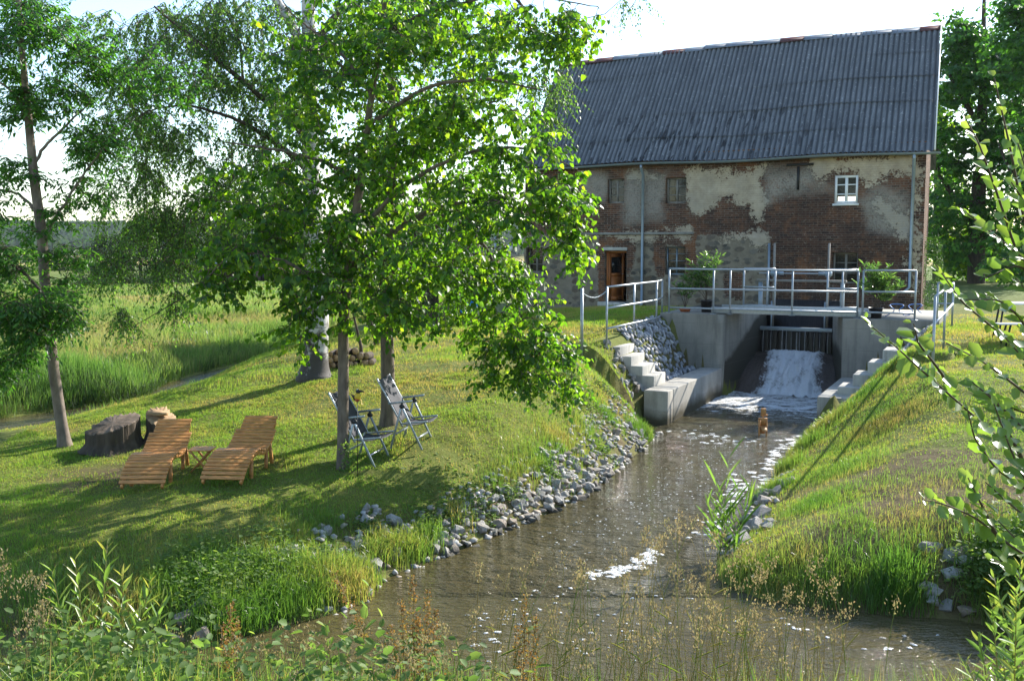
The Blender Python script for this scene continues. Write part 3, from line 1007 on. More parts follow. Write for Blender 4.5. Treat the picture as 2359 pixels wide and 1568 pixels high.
# ------------------------------------------------------------------ footbridge and railings
DZ = 2.10
t = thing('footbridge', 'grey steel footbridge deck spanning the weir between the abutments', 'footbridge', W(1.4, .6, DZ))
m = MB(); m.box(-.30, 3.5, .30, 1.32, DZ + .06, DZ + .10, fn=W); m.build('deck', M['zinc'], t)
for nn in (.26, 1.34):
    m = MB(); m.box(-.36, 3.56, nn - .03, nn + .03, DZ + .003, DZ + .16, fn=W); m.build('beam', M['steel'], t, bevel=.006)


def railing(name, label, runs, posts, R=.024, base=True, group=None):
    """runs: lists of points; posts: (foot, head)"""
    loc = posts[0][0]
    t = thing(name, label, 'railing', loc, group=group)
    for r_ in runs:
        m = MB()
        m.tube(r_, R, 10)
        m.build('rail', M['steel'], t, smooth=True)
    for a, b in posts:
        m = MB(); m.tube([a, b], R, 10)
        if base: m.box(a[0] - .07, a[0] + .07, a[1] - .07, a[1] + .07, a[2], a[2] + .012)
        m.build('post', M['steel'], t)
    return t


RT = 3.23
ends = [-1.46, -.28, .13, 1.69, 3.25]
rails = [[W(-1.46, .12, z), W(-.26, .12, z), W(.1, .2, z), W(3.25, .2, z)] for z in (RT, 2.72, 2.22)]
ps = [(W(u_, .12 if u_ < 0 else .2, DZ - .02 if u_ != 1.69 else DZ - .0), W(u_, .12 if u_ < 0 else .2, RT)) for u_ in ends]
railing('bridge_railing', 'front steel railing of the footbridge, between the two oleanders', rails, ps)
railing('bridge_railing', 'short steel railing on the right abutment in front of an oleander', [[W(3.38, .12, z), W(4.56, .12, z)] for z in (RT + .02, 2.74, 2.24)],
        [(W(u_, .12, DZ - .02), W(u_, .12, RT + .02)) for u_ in (3.38, 4.56)])
railing('bridge_railing', 'rear steel railing of the footbridge, seen through the front one',
        [[W(.2, 1.4, z), W(.82, 1.4, z), W(1.02, 1.4, z)] for z in (RT, 2.74, 2.26)] + [[W(2.35, 1.4, z), W(3.1, 1.4, z)] for z in (RT, 2.74, 2.26)],
        [(W(u_, 1.4, DZ - .02), W(u_, 1.4, RT)) for u_ in (.2, .82, 1.02, 2.35, 2.72, 3.1)])
hzf = lambda p: float(hz(np.array([p[0]]), np.array([p[1]]))[0])
L = [W(-1.5, n_, 0) for n_ in (-4.4, -2.5, -.75)] + [W(-1.68, .3, 0) + [-.05, 0, 0]]
L = [W(-1.5, -4.4, 0), W(-1.5, -2.55, 0), W(-1.52, -.75, 0), W(-1.72, .35, 0)]
zt = 2.93
railing('stair_railing', 'steel railing at the left above the steps, brightly sunlit', [[np.array([p[0], p[1], z]) for p in L] for z in (zt, 2.46, 2.0)],
        [(np.array([p[0], p[1], hzf(p) - .1]), np.array([p[0], p[1], zt])) for p in L], base=False)
n0 = at(2149, 828, z=1.88); n1 = at(2167, 745, z=1.95)
n1 = n0 + np.array([ND[0], ND[1], 0]) * 6.6
n2 = n1 - np.array([UD[0], UD[1], 0]) * .33
zt2 = 2.98
mid_ = (n0 + n1) / 2
railing('stair_railing', 'steel railing along the right bank running towards the mill corner', [[np.array([*p[:2], z]) for p in (n0, mid_, n1, n2)] for z in (zt2, 2.5)],
        [(np.array([*p[:2], hzf(p) - .1]), np.array([*p[:2], zt2])) for p in (n0, mid_, n1, n2)], base=False)
b0 = at(1340, 803, z=1.62); b0[2] = hzf(b0) - .1
m = MB(); m.tube([b0, [b0[0], b0[1], 2.93]], .034, 12)
bol = tag(m.build('steel_post', M['steel'], loc=b0), 'plain round steel post standing alone in the lawn, chain attached', 'post')
m = MB()
pa, pb = np.array([b0[0], b0[1], 2.84]), W(-1.5, -4.4, 2.86)
for i in range(34):
    a = i / 33
    p = pa + (pb - pa) * a; p[2] -= .14 * 4 * a * (1 - a)
    q = pa + (pb - pa) * (a + .022); q[2] -= .14 * 4 * (a + .022) * (1 - a - .022)
    m.tube([p, q], .011 if i % 2 else .016, 5)
tag(m.build('chain', M['steel'], loc=pa), 'sagging steel chain from the lone post to the railing', 'chain')

# winding gear behind the bridge
t = thing('sluice_winding_gear', 'steel winding gear with two upright spindles behind the footbridge', 'winding gear', W(1.3, 3.0, DZ))
GZ_ = 3.07
for uu in (.66, 2.12):
    m = MB(); m.tube([W(uu, 3.0, 1.6), W(uu, 3.0, 3.9)], .03, 8); m.build('spindle', M['grey_paint'], t)
    m = MB(); m.tube([W(uu, 3.0, GZ_ - .09), W(uu, 3.0, GZ_ - .05), W(uu, 3.0, GZ_ + .05), W(uu, 3.0, GZ_ + .09)], [.05, .1, .1, .04], 12)
    m.tube([W(uu + .04, 3.0, GZ_), W(uu + .26, 3.0, GZ_)] if uu < 1 else [W(uu - .26, 3.0, GZ_), W(uu - .04, 3.0, GZ_)], .05, 10)
    m.build('gear_box', M['zinc'], t)
m = MB(); m.tube([W(.25, 3.0, GZ_), W(2.2, 3.0, GZ_)], .018, 8); m.build('shaft', M['steel'], t)
m = MB(); m.box(.2, 2.6, 2.93, 3.07, 2.84, 2.90, fn=W); m.build('cross_beam', M['grey_paint'], t)
for uu in (.3, 2.5):
    m = MB(); m.box(uu - .05, uu + .05, 2.95, 3.05, 1.7, 2.838, fn=W); m.build('stand', M['zinc'], t)
m = MB(); m.box(.45, 2.35, 4.3, 4.34, 1.6, 2.28, fn=W)
tag(m.build('timber_screen', M['timber_wet'], loc=W(1.4, 4.3, 1.6)), 'low dark boards across the mill race behind the footbridge', 'boards')

# ------------------------------------------------------------------ the mill
MILL = thing('mill_building', 'old two storey brick and stone mill with a long corrugated grey roof', 'building', MO, MROT)
X0, X1, DEP, ZE, ZR = -14.6, 0.0, 8.6, 7.16, 11.55
SK = -.13                                       # the plan is slightly skewed


def mp(x, y, z):
    return np.array([x + SK * y, y, z])


def rect(a, b, c, d):
    (xa, za), (xb, zb) = z1(a, b), z1(c, d)
    return [xa, xb, zb, za]


WIN = {'w1': rect(482, 803, 556, 910), 'w2': rect(742, 797, 832, 910), 'w3': rect(1500, 787, 1602, 908), 'w4': rect(742, 1105, 830, 1232),
       'w5': rect(1490, 1130, 1600, 1272), 'w6': rect(120, 1108, 195, 1222), 'w7': rect(112, 830, 180, 905), 'door': rect(472, 1124, 568, 1352)}
WIN['w3'][2] -= .02
cx = sorted(set(np.round(np.concatenate([np.arange(X0, X1 + .01, .13), [X1]] + [v[:2] for v in WIN.values()]), 3)))
cz = sorted(set(np.round(np.concatenate([np.arange(.9, ZE, .13), [ZE - .02]] + [v[2:] for v in WIN.values()]), 3)))
cx, cz = np.array(cx), np.array(cz)
g = MB()
GXw, GZw = np.meshgrid(cx, cz, indexing='ij')
wob = (fbm(GXw * 1.2, GZw * 1.2, 31, 3) - .5) * .05
Vw = np.stack([GXw, wob * 0, GZw], -1)
Vw[..., 1] += np.where(GZw < z1(600, 1045)[1], -.06, 0)
Qw = []
nb = len(cz)
for i in range(len(cx) - 1):
    for j in range(len(cz) - 1):
        mx_, mz_ = (cx[i] + cx[i + 1]) / 2, (cz[j] + cz[j + 1]) / 2
        if any(v[0] < mx_ < v[1] and v[2] < mz_ < v[3] for v in WIN.values()): continue
        Qw.append([i * nb + j, (i + 1) * nb + j, (i + 1) * nb + j + 1, i * nb + j + 1])
g.add(Vw.reshape(-1, 3), Qw)
nfront = Vw.size // 3
for v in WIN.values():
    a, b, c, d = v
    y0, y1 = -.06 if c < 3.6 else 0, .3
    for (p, q) in (((a, c), (a, d)), ((a, d), (b, d)), ((b, d), (b, c)), ((b, c), (a, c))):
        g.add([[p[0], y0, p[1]], [q[0], y0, q[1]], [q[0], y1, q[1]], [p[0], y1, p[1]]], [[0, 1, 2, 3]])
# gable walls and rear wall with one opening
for xx in (X0, X1):
    g.add([mp(xx, 0, .9), mp(xx, DEP, .9), mp(xx, DEP, ZE), mp(xx, DEP / 2, ZR - .1), mp(xx, 0, ZE)], [[0, 1, 2, 4]], [[4, 2, 3]])
w3 = WIN['w3']
# a rear window in line with the white front window
dd = ray(1952, 462); 
rx0, rx1, rz0, rz1 = w3[0] - .1, w3[1] + .6, 5.0, 5.75
c0 = np.array([MO[0], MO[1], 0])
def rear_hit(px, py):
    d = ray(px, py)
    base = MO[:2] + MEY * DEP
    tt = (base @ MEY) / (d[:2] @ MEY)
    p = np.array([0, 0, H]) + d * tt
    return (p[:2] - MO[:2]) @ MEX, p[2]
ra, rb = rear_hit(1930, 470), rear_hit(1976, 452)
rx0, rx1, rz0, rz1 = ra[0], rb[0], ra[1], rb[1]
for (a, b, c, d) in ((X0 + SK * DEP, rx0, .9, ZE), (rx1, X1 + SK * DEP, .9, ZE), (rx0, rx1, .9, rz0), (rx0, rx1, rz1, ZE)):
    g.add([[a, DEP, c], [b, DEP, c], [b, DEP, d], [a, DEP, d]], [[0, 1, 2, 3]])
wall = g.build('wall', M['wall'], MILL, local=True)
VP = np.concatenate(g.V)[:, [0, 2]]
nzv = (fbm(VP[:, 0] * 1.5, VP[:, 1] * 1.5, 77, 4) - .5)


def polymask(polys, soft=.34, amp=.6):
    s_ = np.full(len(VP), 9.)
    for p in polys:
        s_ = np.minimum(s_, sdist([z1(*q) for q in p], VP))
    return np.clip(.5 - (s_ + nzv * amp) / (2 * soft), 0, 1)


pl = polymask([[(832, 765), (1180, 760), (1185, 900), (1160, 975), (1125, 965), (1135, 910), (1030, 895), (960, 930), (890, 960), (840, 960)],
               [(1380, 705), (1880, 690), (1845, 785), (1720, 785), (1640, 825), (1605, 780), (1495, 782), (1470, 820), (1400, 825)],
               [(1836, 690), (1890, 690), (1890, 1320), (1845, 1320)], [(1660, 900), (1700, 880), (1740, 905), (1850, 960), (1850, 1045), (1790, 1060), (1740, 1000), (1690, 960)],
               [(1000, 1040), (1210, 1040), (1200, 1090), (980, 1075)], [(560, 770), (740, 770), (740, 800), (560, 800)], [(740, 1010), (850, 1000), (880, 1050), (720, 1050)],
               [(340, 1045), (860, 1048), (860, 1075), (340, 1070)]])
stn = polymask([[(-200, 1050), (1212, 1050), (1212, 1400), (-200, 1400)]], .08, .12)
brk = polymask([[(440, 1060), (600, 1060), (600, 1120), (585, 1340), (568, 1340), (568, 1110), (475, 1110), (475, 1360), (440, 1360)],
                [(690, 1060), (880, 1060), (872, 1240), (832, 1240), (832, 1100), (742, 1100), (742, 1240), (700, 1240)], [(1000, 1220), (1090, 1220), (1090, 1340), (1000, 1340)]], .12, .3)
wash = polymask([[(555, 770), (750, 770), (740, 980), (560, 985)], [(1180, 850), (1180, 770), (1400, 750), (1480, 840), (1400, 850), (1200, 900)], [(1600, 900), (1700, 850), (1840, 860), (1840, 1060), (1650, 1020)],
                 [(360, 770), (470, 780), (470, 900), (360, 900)]], .2, .6)
soot = polymask([[(1190, 720), (1400, 720), (1480, 840), (1500, 1380), (1205, 1380)], [(1500, 930), (1840, 1040), (1840, 1380), (1480, 1380)], [(880, 960), (1200, 960), (1200, 1040), (880, 1040)]], .3, .8)
attr(wall, 'plaster', pl); attr(wall, 'stone', np.clip(stn - brk, 0, 1)); attr(wall, 'soot', soot); attr(wall, 'wash', wash)
# string course, lintel, dark anchor bars
m = MB(); a, b = z1(330, 1047), z1(870, 1047); m.box(a[0], b[0], -.12, -.065, a[1] - .05, a[1] + .04); o = m.build('string_course', M['concrete'], MILL, local=True, bevel=.01)
o.data.attributes['tint'].data.foreach_set('value', np.zeros(8, np.float32))
m = MB(); a, b = z1(466, 1108), z1(574, 1122); m.box(a[0], b[0], -.12, -.065, b[1], a[1]); m.build('door_lintel', M['concrete_new'], MILL, local=True, bevel=.01)
m = MB(); a, b = z1(1285, 740), z1(1405, 740); m.box(a[0], b[0], -.05, -.004, a[1] - .04, a[1] + .04)
a, b = z1(1338, 740), z1(1338, 850); m.box(a[0] - .04, a[0] + .04, -.045, -.004, b[1], a[1] - .05); m.build('wall_anchor', M['dark'], MILL, local=True)
m = MB(); a, b = z1(1212, 1090), z1(1212, 1390); m.box(a[0] - .05, a[0] + .02, -.12, -.065, b[1], a[1]); m.build('wall_seam_post', M['zinc'], MILL, local=True)
# interior floor keeps the rooms dark
m = MB(); m.box(X0 + .3, X1 - .3, .35, DEP - .2, 4.0, 4.15, fn=mp); m.build('upper_floor', M['old_wood'], MILL, local=True)


def window(key, frame_mat, nx, nz, fw=.06, mw=.025, y=.18, sill=None, left_board=None):
    a, b, c, d = WIN[key]
    m = MB()
    for p in ((a, a + fw, c, d), (b - fw, b, c, d), (a + fw, b - fw, c, c + fw), (a + fw, b - fw, d - fw, d)):
        m.box(p[0], p[1], y - .03, y + .03, p[2], p[3])
    for i in range(1, nx):
        x = a + (b - a) * i / nx
        w_ = mw * (1.5 if nx == 2 else 1)
        m.box(x - w_, x + w_, y - .026, y + .02, c + fw, d - fw)
    for i in range(1, nz):
        z = c + (d - c) * i / nz
        m.box(a + fw, b - fw, y - .02, y + .014, z - mw * .6, z + mw * .6)
    wo = m.build('window', frame_mat, MILL, local=True)
    m = MB(); m.add([[a + fw, y, c + fw], [b - fw, y, c + fw], [b - fw, y, d - fw], [a + fw, y, d - fw]], [[0, 1, 2, 3]])
    m.build('pane', M['glass'], wo, local=True)
    if left_board:
        m = MB(); m.box(a + fw, (a + b) / 2 - .03, y + .05, y + .07, c + fw, d - fw); m.build('shutter', left_board, wo, local=True)
    if sill:
        m = MB(); m.box(a - .04, b + .04, -.07, y - .035, c - .07, c - .003); m.build('sill', sill, wo, local=True)
    return wo


window('w1', M['grey_paint'], 2, 3)
M['mustard'] = plain('mustard_curtain', (.30, .20, .06), .8, 0, .15, 6)
window('w2', M['grey_paint'], 2, 3, left_board=M['mustard'])
window('w3', M['white_paint'], 2, 3, .08, .03, .06, sill=M['white_paint'])
window('w4', M['zinc'], 2, 4, .05, .018, .14)
window('w5', M['grey_paint'], 2, 3)
window('w6', M['grey_paint'], 2, 3)
window('w7', M['grey_paint'], 2, 3)
# open door: leaf hinged at the left, turned inwards
a, b, c, d = WIN['door']
m = MB(); m.box(a, a + .06, .1, .2, c, d); m.box(b - .05, b, .1, .2, c, d); m.box(a + .06, b - .05, .1, .2, d - .07, d); m.build('door_frame', M['door'], MILL, local=True)
ang = math.radians(64)
lf = lambda x, y, z: np.array([a + .07 + x * math.cos(ang) - y * math.sin(ang), .17 + x * math.sin(ang) + y * math.cos(ang), c + .02 + z])
lw, lh = (b - a) - .13, d - c - .11
m = MB()
for p in ((0, .12, 0, lh), (lw - .12, lw, 0, lh), (.12, lw - .12, 0, .16), (.12, lw - .12, lh * .52, lh * .58), (.12, lw - .12, lh - .14, lh)): m.box(p[0], p[1], 0, .045, p[2], p[3], fn=lf)
m.box(.12, lw - .12, .012, .033, .16, lh * .52, fn=lf)
dl = m.build('door', M['door'], MILL, local=True)
m = MB(); m.box(.12, lw - .12, .015, .025, lh * .58, lh - .14, fn=lf); m.build('pane', M['glass'], dl, local=True)
m = MB(); m.tube([lf(lw - .06, -.005, 1.0), lf(lw - .06, -.05, 1.0), lf(lw - .18, -.05, 1.0)], .012, 6); m.build('handle', M['steel'], dl, local=True)
m = MB(); m.box(a - .12, b + .12, -.42, -.066, c - .2, c - .005); m.build('doorstep', M['concrete_new'], MILL, local=True, bevel=.015)
m = MB(); m.box(a, b, -.06, .5, c - .03, c - .004); m.build('threshold', M['concrete_new'], MILL, local=True)

# roof: corrugated sheets in four laps
over = .34
slope = np.array([0, DEP / 2 + over, ZR - ZE + over * (ZR - ZE) / (DEP / 2)])
ze0 = ZR - slope[2]
wave, ROW = .18, 5
nx = int((X1 - X0 + .5) / wave * 7)
ux = np.linspace(X0 - .3, X1 + .22, nx)
N_ = np.array([0, -slope[2], slope[1]]); N_ /= np.linalg.norm(N_)
m = MB()
for r_ in range(ROW):
    ts = np.linspace(r_ / ROW - (.012 if r_ else 0), (r_ + 1) / ROW, 5)
    G = np.zeros((nx, 5, 3))
    for j, t_ in enumerate(ts):
        y = -over + slope[1] * t_
        z = ze0 + slope[2] * t_
        lift = .024 * (1 - j / 4)
        sag = -.05 * np.sin((ux + 4) * .42) * t_ - .04 * np.sin(ux * .9 + 1)
        jit = .016 * np.sin(np.floor((ux + r_ * .3) / 1.06) * 12.9 + r_ * 5)
        off = .033 * np.sin(2 * math.pi * ux / wave) + lift + jit
        G[:, j, 0] = ux + SK * y
        G[:, j, 1] = y + N_[1] * off
        G[:, j, 2] = z + N_[2] * off + sag
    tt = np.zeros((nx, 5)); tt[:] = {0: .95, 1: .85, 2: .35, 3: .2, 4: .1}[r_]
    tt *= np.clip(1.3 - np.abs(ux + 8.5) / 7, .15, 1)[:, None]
    m.grid(G, tint=tt.ravel())
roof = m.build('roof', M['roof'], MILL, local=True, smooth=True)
attr(roof, 'valley_shade', np.tile(np.repeat(np.clip(-np.sin(2 * math.pi * ux / wave) * .9 + .1, 0, 1), 5), ROW))  # painted shade, strongest at the bottom of each wave
m = MB()                                          # rear slope and soffit
m.add([mp(X0 - .3, DEP / 2, ZR), mp(X1 + .2, DEP / 2, ZR), mp(X1 + .2, DEP + over, ze0), mp(X0 - .3, DEP + over, ze0)], [[0, 1, 2, 3]])
m.build('rear_roof', M['roof'], MILL, local=True)
m = MB(); m.box(X0, X1, -.20, -.02, ZE - .42, ZE - .36, fn=lambda x, y, z: mp(x, y, z)); m.build('soffit', M['old_wood'], MILL, local=True)
# ridge sheets, grey with a few red ones
xr = X0 - .3
i = 0
rr = random.Random(4)
pat = 'rrrggrggggrggggrrrggggrr'
widths = []
while xr < X1 + .2:
    w_ = rr.uniform(.75, 1.15)
    e_ = min(xr + w_, X1 + .23)
    zj = ZR + .045 + rr.uniform(-.02, .02) - .05 * math.sin((xr + 4) * .42)
    m = MB()
    for s_ in (-1, 1):
        C_ = [mp(xr - .03, DEP / 2, zj + .03), mp(e_, DEP / 2, zj + .03), mp(e_, DEP / 2 + s_ * .17, zj - .15), mp(xr - .03, DEP / 2 + s_ * .17, zj - .15)]
        m.hexa([p - [0, 0, .015] for p in C_] + C_)
    red = pat[i % len(pat)] == 'r'
    o = m.build('ridge_sheet', M['ridge_red' if red else 'ridge_grey'], MILL, local=True)
    o['label'] = 'faded red ridge sheet' if red else 'blue grey ridge sheet'
    xr = e_; i += 1
# verge strip at the right gable
m = MB()
a_, b_ = np.array([X1 + .25 - SK * over, -over, ze0 + .02]), mp(X1 + .25, DEP / 2, ZR + .08)
m.bar(a_, b_, .03, .10, up=N_)
m.build('verge_strip', M['white_paint'], MILL, local=True)
# gutter and downpipes
gy, gz = -over - .05, ze0 - .03
m = MB()
th = np.linspace(math.pi, 2 * math.pi, 9)
xg = np.linspace(X0 - .25, X1 + .42, 40)
sagg = -.03 * np.sin(xg * .9 + 1)
for R_, s_ in ((.075, 1), (.068, -1)):
    G = np.array([[[x - SK * over, gy + R_ * math.cos(t_), gz + q + R_ * math.sin(t_)] for t_ in th[::s_]] for x, q in zip(xg, sagg)])
    m.grid(G)
m.build('gutter', M['zinc'], MILL, local=True, smooth=True)
for px_, top, foot in ((650, 745, 1375), (1862, 690, 1290), (-10, 745, 1330)):
    xa, zb = z1(px_, 780)[0], z1(px_, foot)[1]
    if px_ > 1000:
        xb, zb = z1(1840, 1200)[0], z1(1830, 1300)[1]
        pts = [[xa, gy, gz - .05], [xa, gy, gz - .22], [xb, -.13, gz - .5], [xb, -.13, zb + .1], [xb - .12, -.3, zb - .05]]
    else:
        pts = [[xa, gy, gz - .05], [xa, gy, gz - .15], [xa - .02, -.14, gz - .4], [xa - .02, -.14, zb + .1], [xa - .06, -.3, zb]]
    m = MB(); m.tube(pts, .052, 10)
    m.build('downpipe', M['zinc'], MILL, local=True, smooth=True)
x_, z_ = mill_hit(1183, 572)
lp = MO + np.array([MEX[0] * x_ - MEY[0] * .35, MEX[1] * x_ - MEY[1] * .35, z_])
m = MB(); m.ball((0, 0, 0), .15, 20, 12)
m.V = [v + lp for v in m.V]
t = thing('wall_lamp', 'white globe lamp on the mill wall between the leaves', 'lamp', lp)
m.build('globe', M['lamp_white'], t, smooth=True)
m = MB(); q = np.array([MEY[0], MEY[1], 0]); m.tube([lp + q * .12, lp + q * .42], .02, 6); m.build('bracket', M['dark'], t)

# ------------------------------------------------------------------ garden furniture
def ground_at(px, py, z0=1.0):
    """where the line of sight of a pixel meets the ground"""
    d = ray(px, py)
    t0, t1 = 3.0, 60.0
    ts = np.linspace(t0, t1, 1200)
    P = np.array([0, 0, H]) + d[None] * ts[:, None]
    g_ = hz(P[:, 0], P[:, 1])
    i = int(np.argmax(P[:, 2] < g_))
    return np.array([P[i, 0], P[i, 1], g_[i]])


def lounger(label, foot, rz, grp):
    t = thing('sun_lounger', label, 'sun lounger', foot, rz, grp)
    prof = np.array([(0, .10), (.12, .21), (.32, .32), (.52, .38), (.72, .375), (.88, .33), (1.0, .325), (1.12, .36), (1.28, .45), (1.46, .56), (1.66, .68)])
    tt = np.linspace(0, 1, 60)
    sl = np.interp(tt, np.linspace(0, 1, len(prof)), prof[:, 0]); hh = np.interp(tt, np.linspace(0, 1, len(prof)), prof[:, 1])
    dl_ = np.concatenate([[0], np.cumsum(np.hypot(np.diff(sl), np.diff(hh)))])
    n = 25
    for i in range(n):
        d_ = (i + .5) / n * dl_[-1]
        s_, h_ = np.interp(d_, dl_, sl), np.interp(d_, dl_, hh)
        s2, h2 = np.interp(d_ + .02, dl_, sl), np.interp(d_ + .02, dl_, hh)
        d2 = np.array([0, s2 - s_, h2 - h_]); d2 /= np.linalg.norm(d2)
        up = np.cross([1, 0, 0], d2)
        w_ = .60 if i < n - 4 else .49
        m = MB(); m.bar([-w_ / 2, s_, h_], [w_ / 2, s_, h_], .054, .02, up=up)
        m.build('slat', M['teak'], t, local=True, bevel=.004)
    for x in (-.26, .26):
        m = MB()
        for i in range(0, 55, 3):
            m.bar([x * (1 if i < 48 else .85), sl[i], hh[i] - .045], [x * (1 if i < 48 else .85), sl[i + 3] + .004, hh[i + 3] - .045], .028, .06)
        m.build('side_rail', M['teak'], t, local=True)
        for y, h_ in ((.40, .29), (1.02, .28)):
            m = MB(); m.bar([x, y, -.03], [x, y + .03, h_], .045, .03, up=(0, 1, 0)); m.build('leg', M['teak'], t, local=True)
        m = MB(); m.bar([x, 1.30, -.02], [x, 1.20, .36], .045, .03, up=(0, 1, 0)); m.build('leg', M['teak'], t, local=True)
    return t


f1 = ground_at(327, 1136); h1 = at(392, 1040, z=f1[2])
f2 = ground_at(511, 1126)
lounger('slatted hardwood sun lounger standing nearest the tree stumps', f1 + [0, 0, .02], math.radians(3), 'slatted wooden sun loungers on the lawn')
lounger('slatted hardwood sun lounger standing to the right of the little side table', f2 + [0, 0, .02], math.radians(-5), 'slatted wooden sun loungers on the lawn')

p = ground_at(467, 1083)
t = thing('side_table', 'small folding wooden table between the two loungers', 'side table', p)
m = MB()
for i in range(5): m.box(-.16, .16, -.15 + .061 * i, -.095 + .061 * i, .29, .306)
m.build('tabletop', M['teak'], t, local=True, bevel=.003)
for y in (-.12, .12):
    for s_ in (-1, 1):
        m = MB(); m.bar([-.14 * s_, y + .014 * s_, -.02], [.13 * s_, y + .014 * s_, .29], .02, .03, up=(0, 1, 0)); m.build('leg', M['teak'], t, local=True)


def garden_chair(label, loc, rz, grp):
    t = thing('folding_chair', label, 'chair', loc, rz, grp)
    K = .0066
    hub, ff, rf = (.20, .63), (.50, .0), (.02, .0)
    seat_a, seat_b = (.16, .37), (.58, .42)
    b_a, b_b = (.17, .40), (-.19, 1.03)
    ar_a, ar_b = (-.01, .67), (.36, .72)
    hw = .27
    P = lambda q, y: [q[0], y, q[1]]
    m = MB(); G = []
    for i in range(9):
        a = i / 8
        G.append([[seat_a[0] + (seat_b[0] - seat_a[0]) * a, -hw + .02 + (2 * hw - .04) * j / 6, seat_a[1] + (seat_b[1] - seat_a[1]) * a - .035 * math.sin(math.pi * a) - .02 * math.sin(math.pi * j / 6) + (.0 if a < .9 else -.01)] for j in range(7)])
    m.grid(np.array(G)); o = m.build('seat', M['textilene'], t, local=True, smooth=True); o.modifiers.new('solid', 'SOLIDIFY').thickness = .006
    m = MB(); G = []
    for i in range(11):
        a = i / 10
        G.append([[b_a[0] + (b_b[0] - b_a[0]) * a - .03 * math.sin(math.pi * j / 6), -hw + .02 + (2 * hw - .04) * j / 6, b_a[1] + (b_b[1] - b_a[1]) * a - .04 * math.sin(math.pi * j / 6) * (a > .9)] for j in range(7)])
    m.grid(np.array(G)); o = m.build('backrest', M['textilene'], t, local=True, smooth=True); o.modifiers.new('solid', 'SOLIDIFY').thickness = .006
    for y in (-hw, hw):
        e = .025 if y > 0 else -.025
        for nm, a, b, yy, w_ in (('leg', hub, ff, y + e, .032), ('leg', (.18, .60), rf, y + e, .032), ('back_frame', (.20, .33), b_b, y, .026), ('seat_frame', seat_a, seat_b, y, .026), ('armrest', ar_a, ar_b, y + e, .03)):
            m = MB(); m.bar(P(a, yy), P(b, yy), .02, w_, up=(.3, 0, .95) if nm in ('seat_frame', 'armrest') else (1, 0, .2)); m.build(nm, M['alu'], t, local=True, bevel=.006)
        m = MB(); m.ball((hub[0], y + e, hub[1] + .005), (.045, .022, .035), 12, 8); m.tube([[hub[0], y + e, hub[1]], [hub[0], y + e, .69]], .016, 8)
        m.build('joint', M['dark'], t, local=True, smooth=True)
    m = MB(); m.bar([.42, -hw, .16], [.42, hw, .16], .016, .025); m.build('stretcher', M['alu'], t, local=True)
    m = MB(); m.bar([.10, -hw, .22], [.10, hw, .22], .016, .025); m.build('stretcher', M['alu'], t, local=True)
    return t


c2 = ground_at(912, 1026); c1 = ground_at(806, 1062)
garden_chair('grey folding garden chair leaning back beside the thicker linden trunk', c2, math.radians(-12), 'grey folding garden chairs')
garden_chair('grey folding garden chair half hidden by the front linden trunk and bird stake', c1, math.radians(-14), 'grey folding garden chairs')

# bird on a stake
p = ground_at(824, 1100)
tz = at(827, 922, Y=p[1])[2]
t = thing('garden_bird_stake', 'tin bird with a big dark beak on a thin rod by the linden', 'garden ornament', p)
m = MB(); m.tube([p, [p[0] + .01, p[1], tz]], .006, 6); m.build('rod', M['dark'], t)
q = np.array([p[0] + .01, p[1], tz])
m = MB(); m.ball(q + [.005, 0, .05], (.045, .035, .06), 14, 10); m.build('body', M['yellow'], t, smooth=True)
m = MB(); m.ball(q + [.0, 0, .012], (.04, .033, .03), 12, 8); m.build('belly', M['red_brown'], t, smooth=True)
m = MB(); m.ball(q + [.012, 0, .125], (.032, .028, .03), 12, 8); m.build('head', M['dark'], t, smooth=True)
m = MB(); m.tube([q + [.03, 0, .125], q + [.065, 0, .128], q + [.10, 0, .115]], [.018, .016, .004], 8); m.build('beak', M['dark'], t, smooth=True)
m = MB(); m.ball(q + [.005, 0, .152], (.014, .012, .008), 8, 6); m.build('crest', M['white_paint'], t, smooth=True)
m = MB(); m.add([q + [-.03, -.01, .07], q + [-.09, -.01, .09], q + [-.04, -.012, .0], q + [-.02, -.012, .03]], [[0, 1, 2, 3]]); o = m.build('wing', M['dark'], t); o.modifiers.new('s', 'SOLIDIFY').thickness = .008
for s_ in (-1, 1):
    m = MB(); m.tube([q + [.02, .012 * s_, .02], q + [.055, .014 * s_, .0], q + [.052, .014 * s_, -.05], q + [.08, .015 * s_, -.06]], .007, 6); m.build('leg', M['yellow'], t)

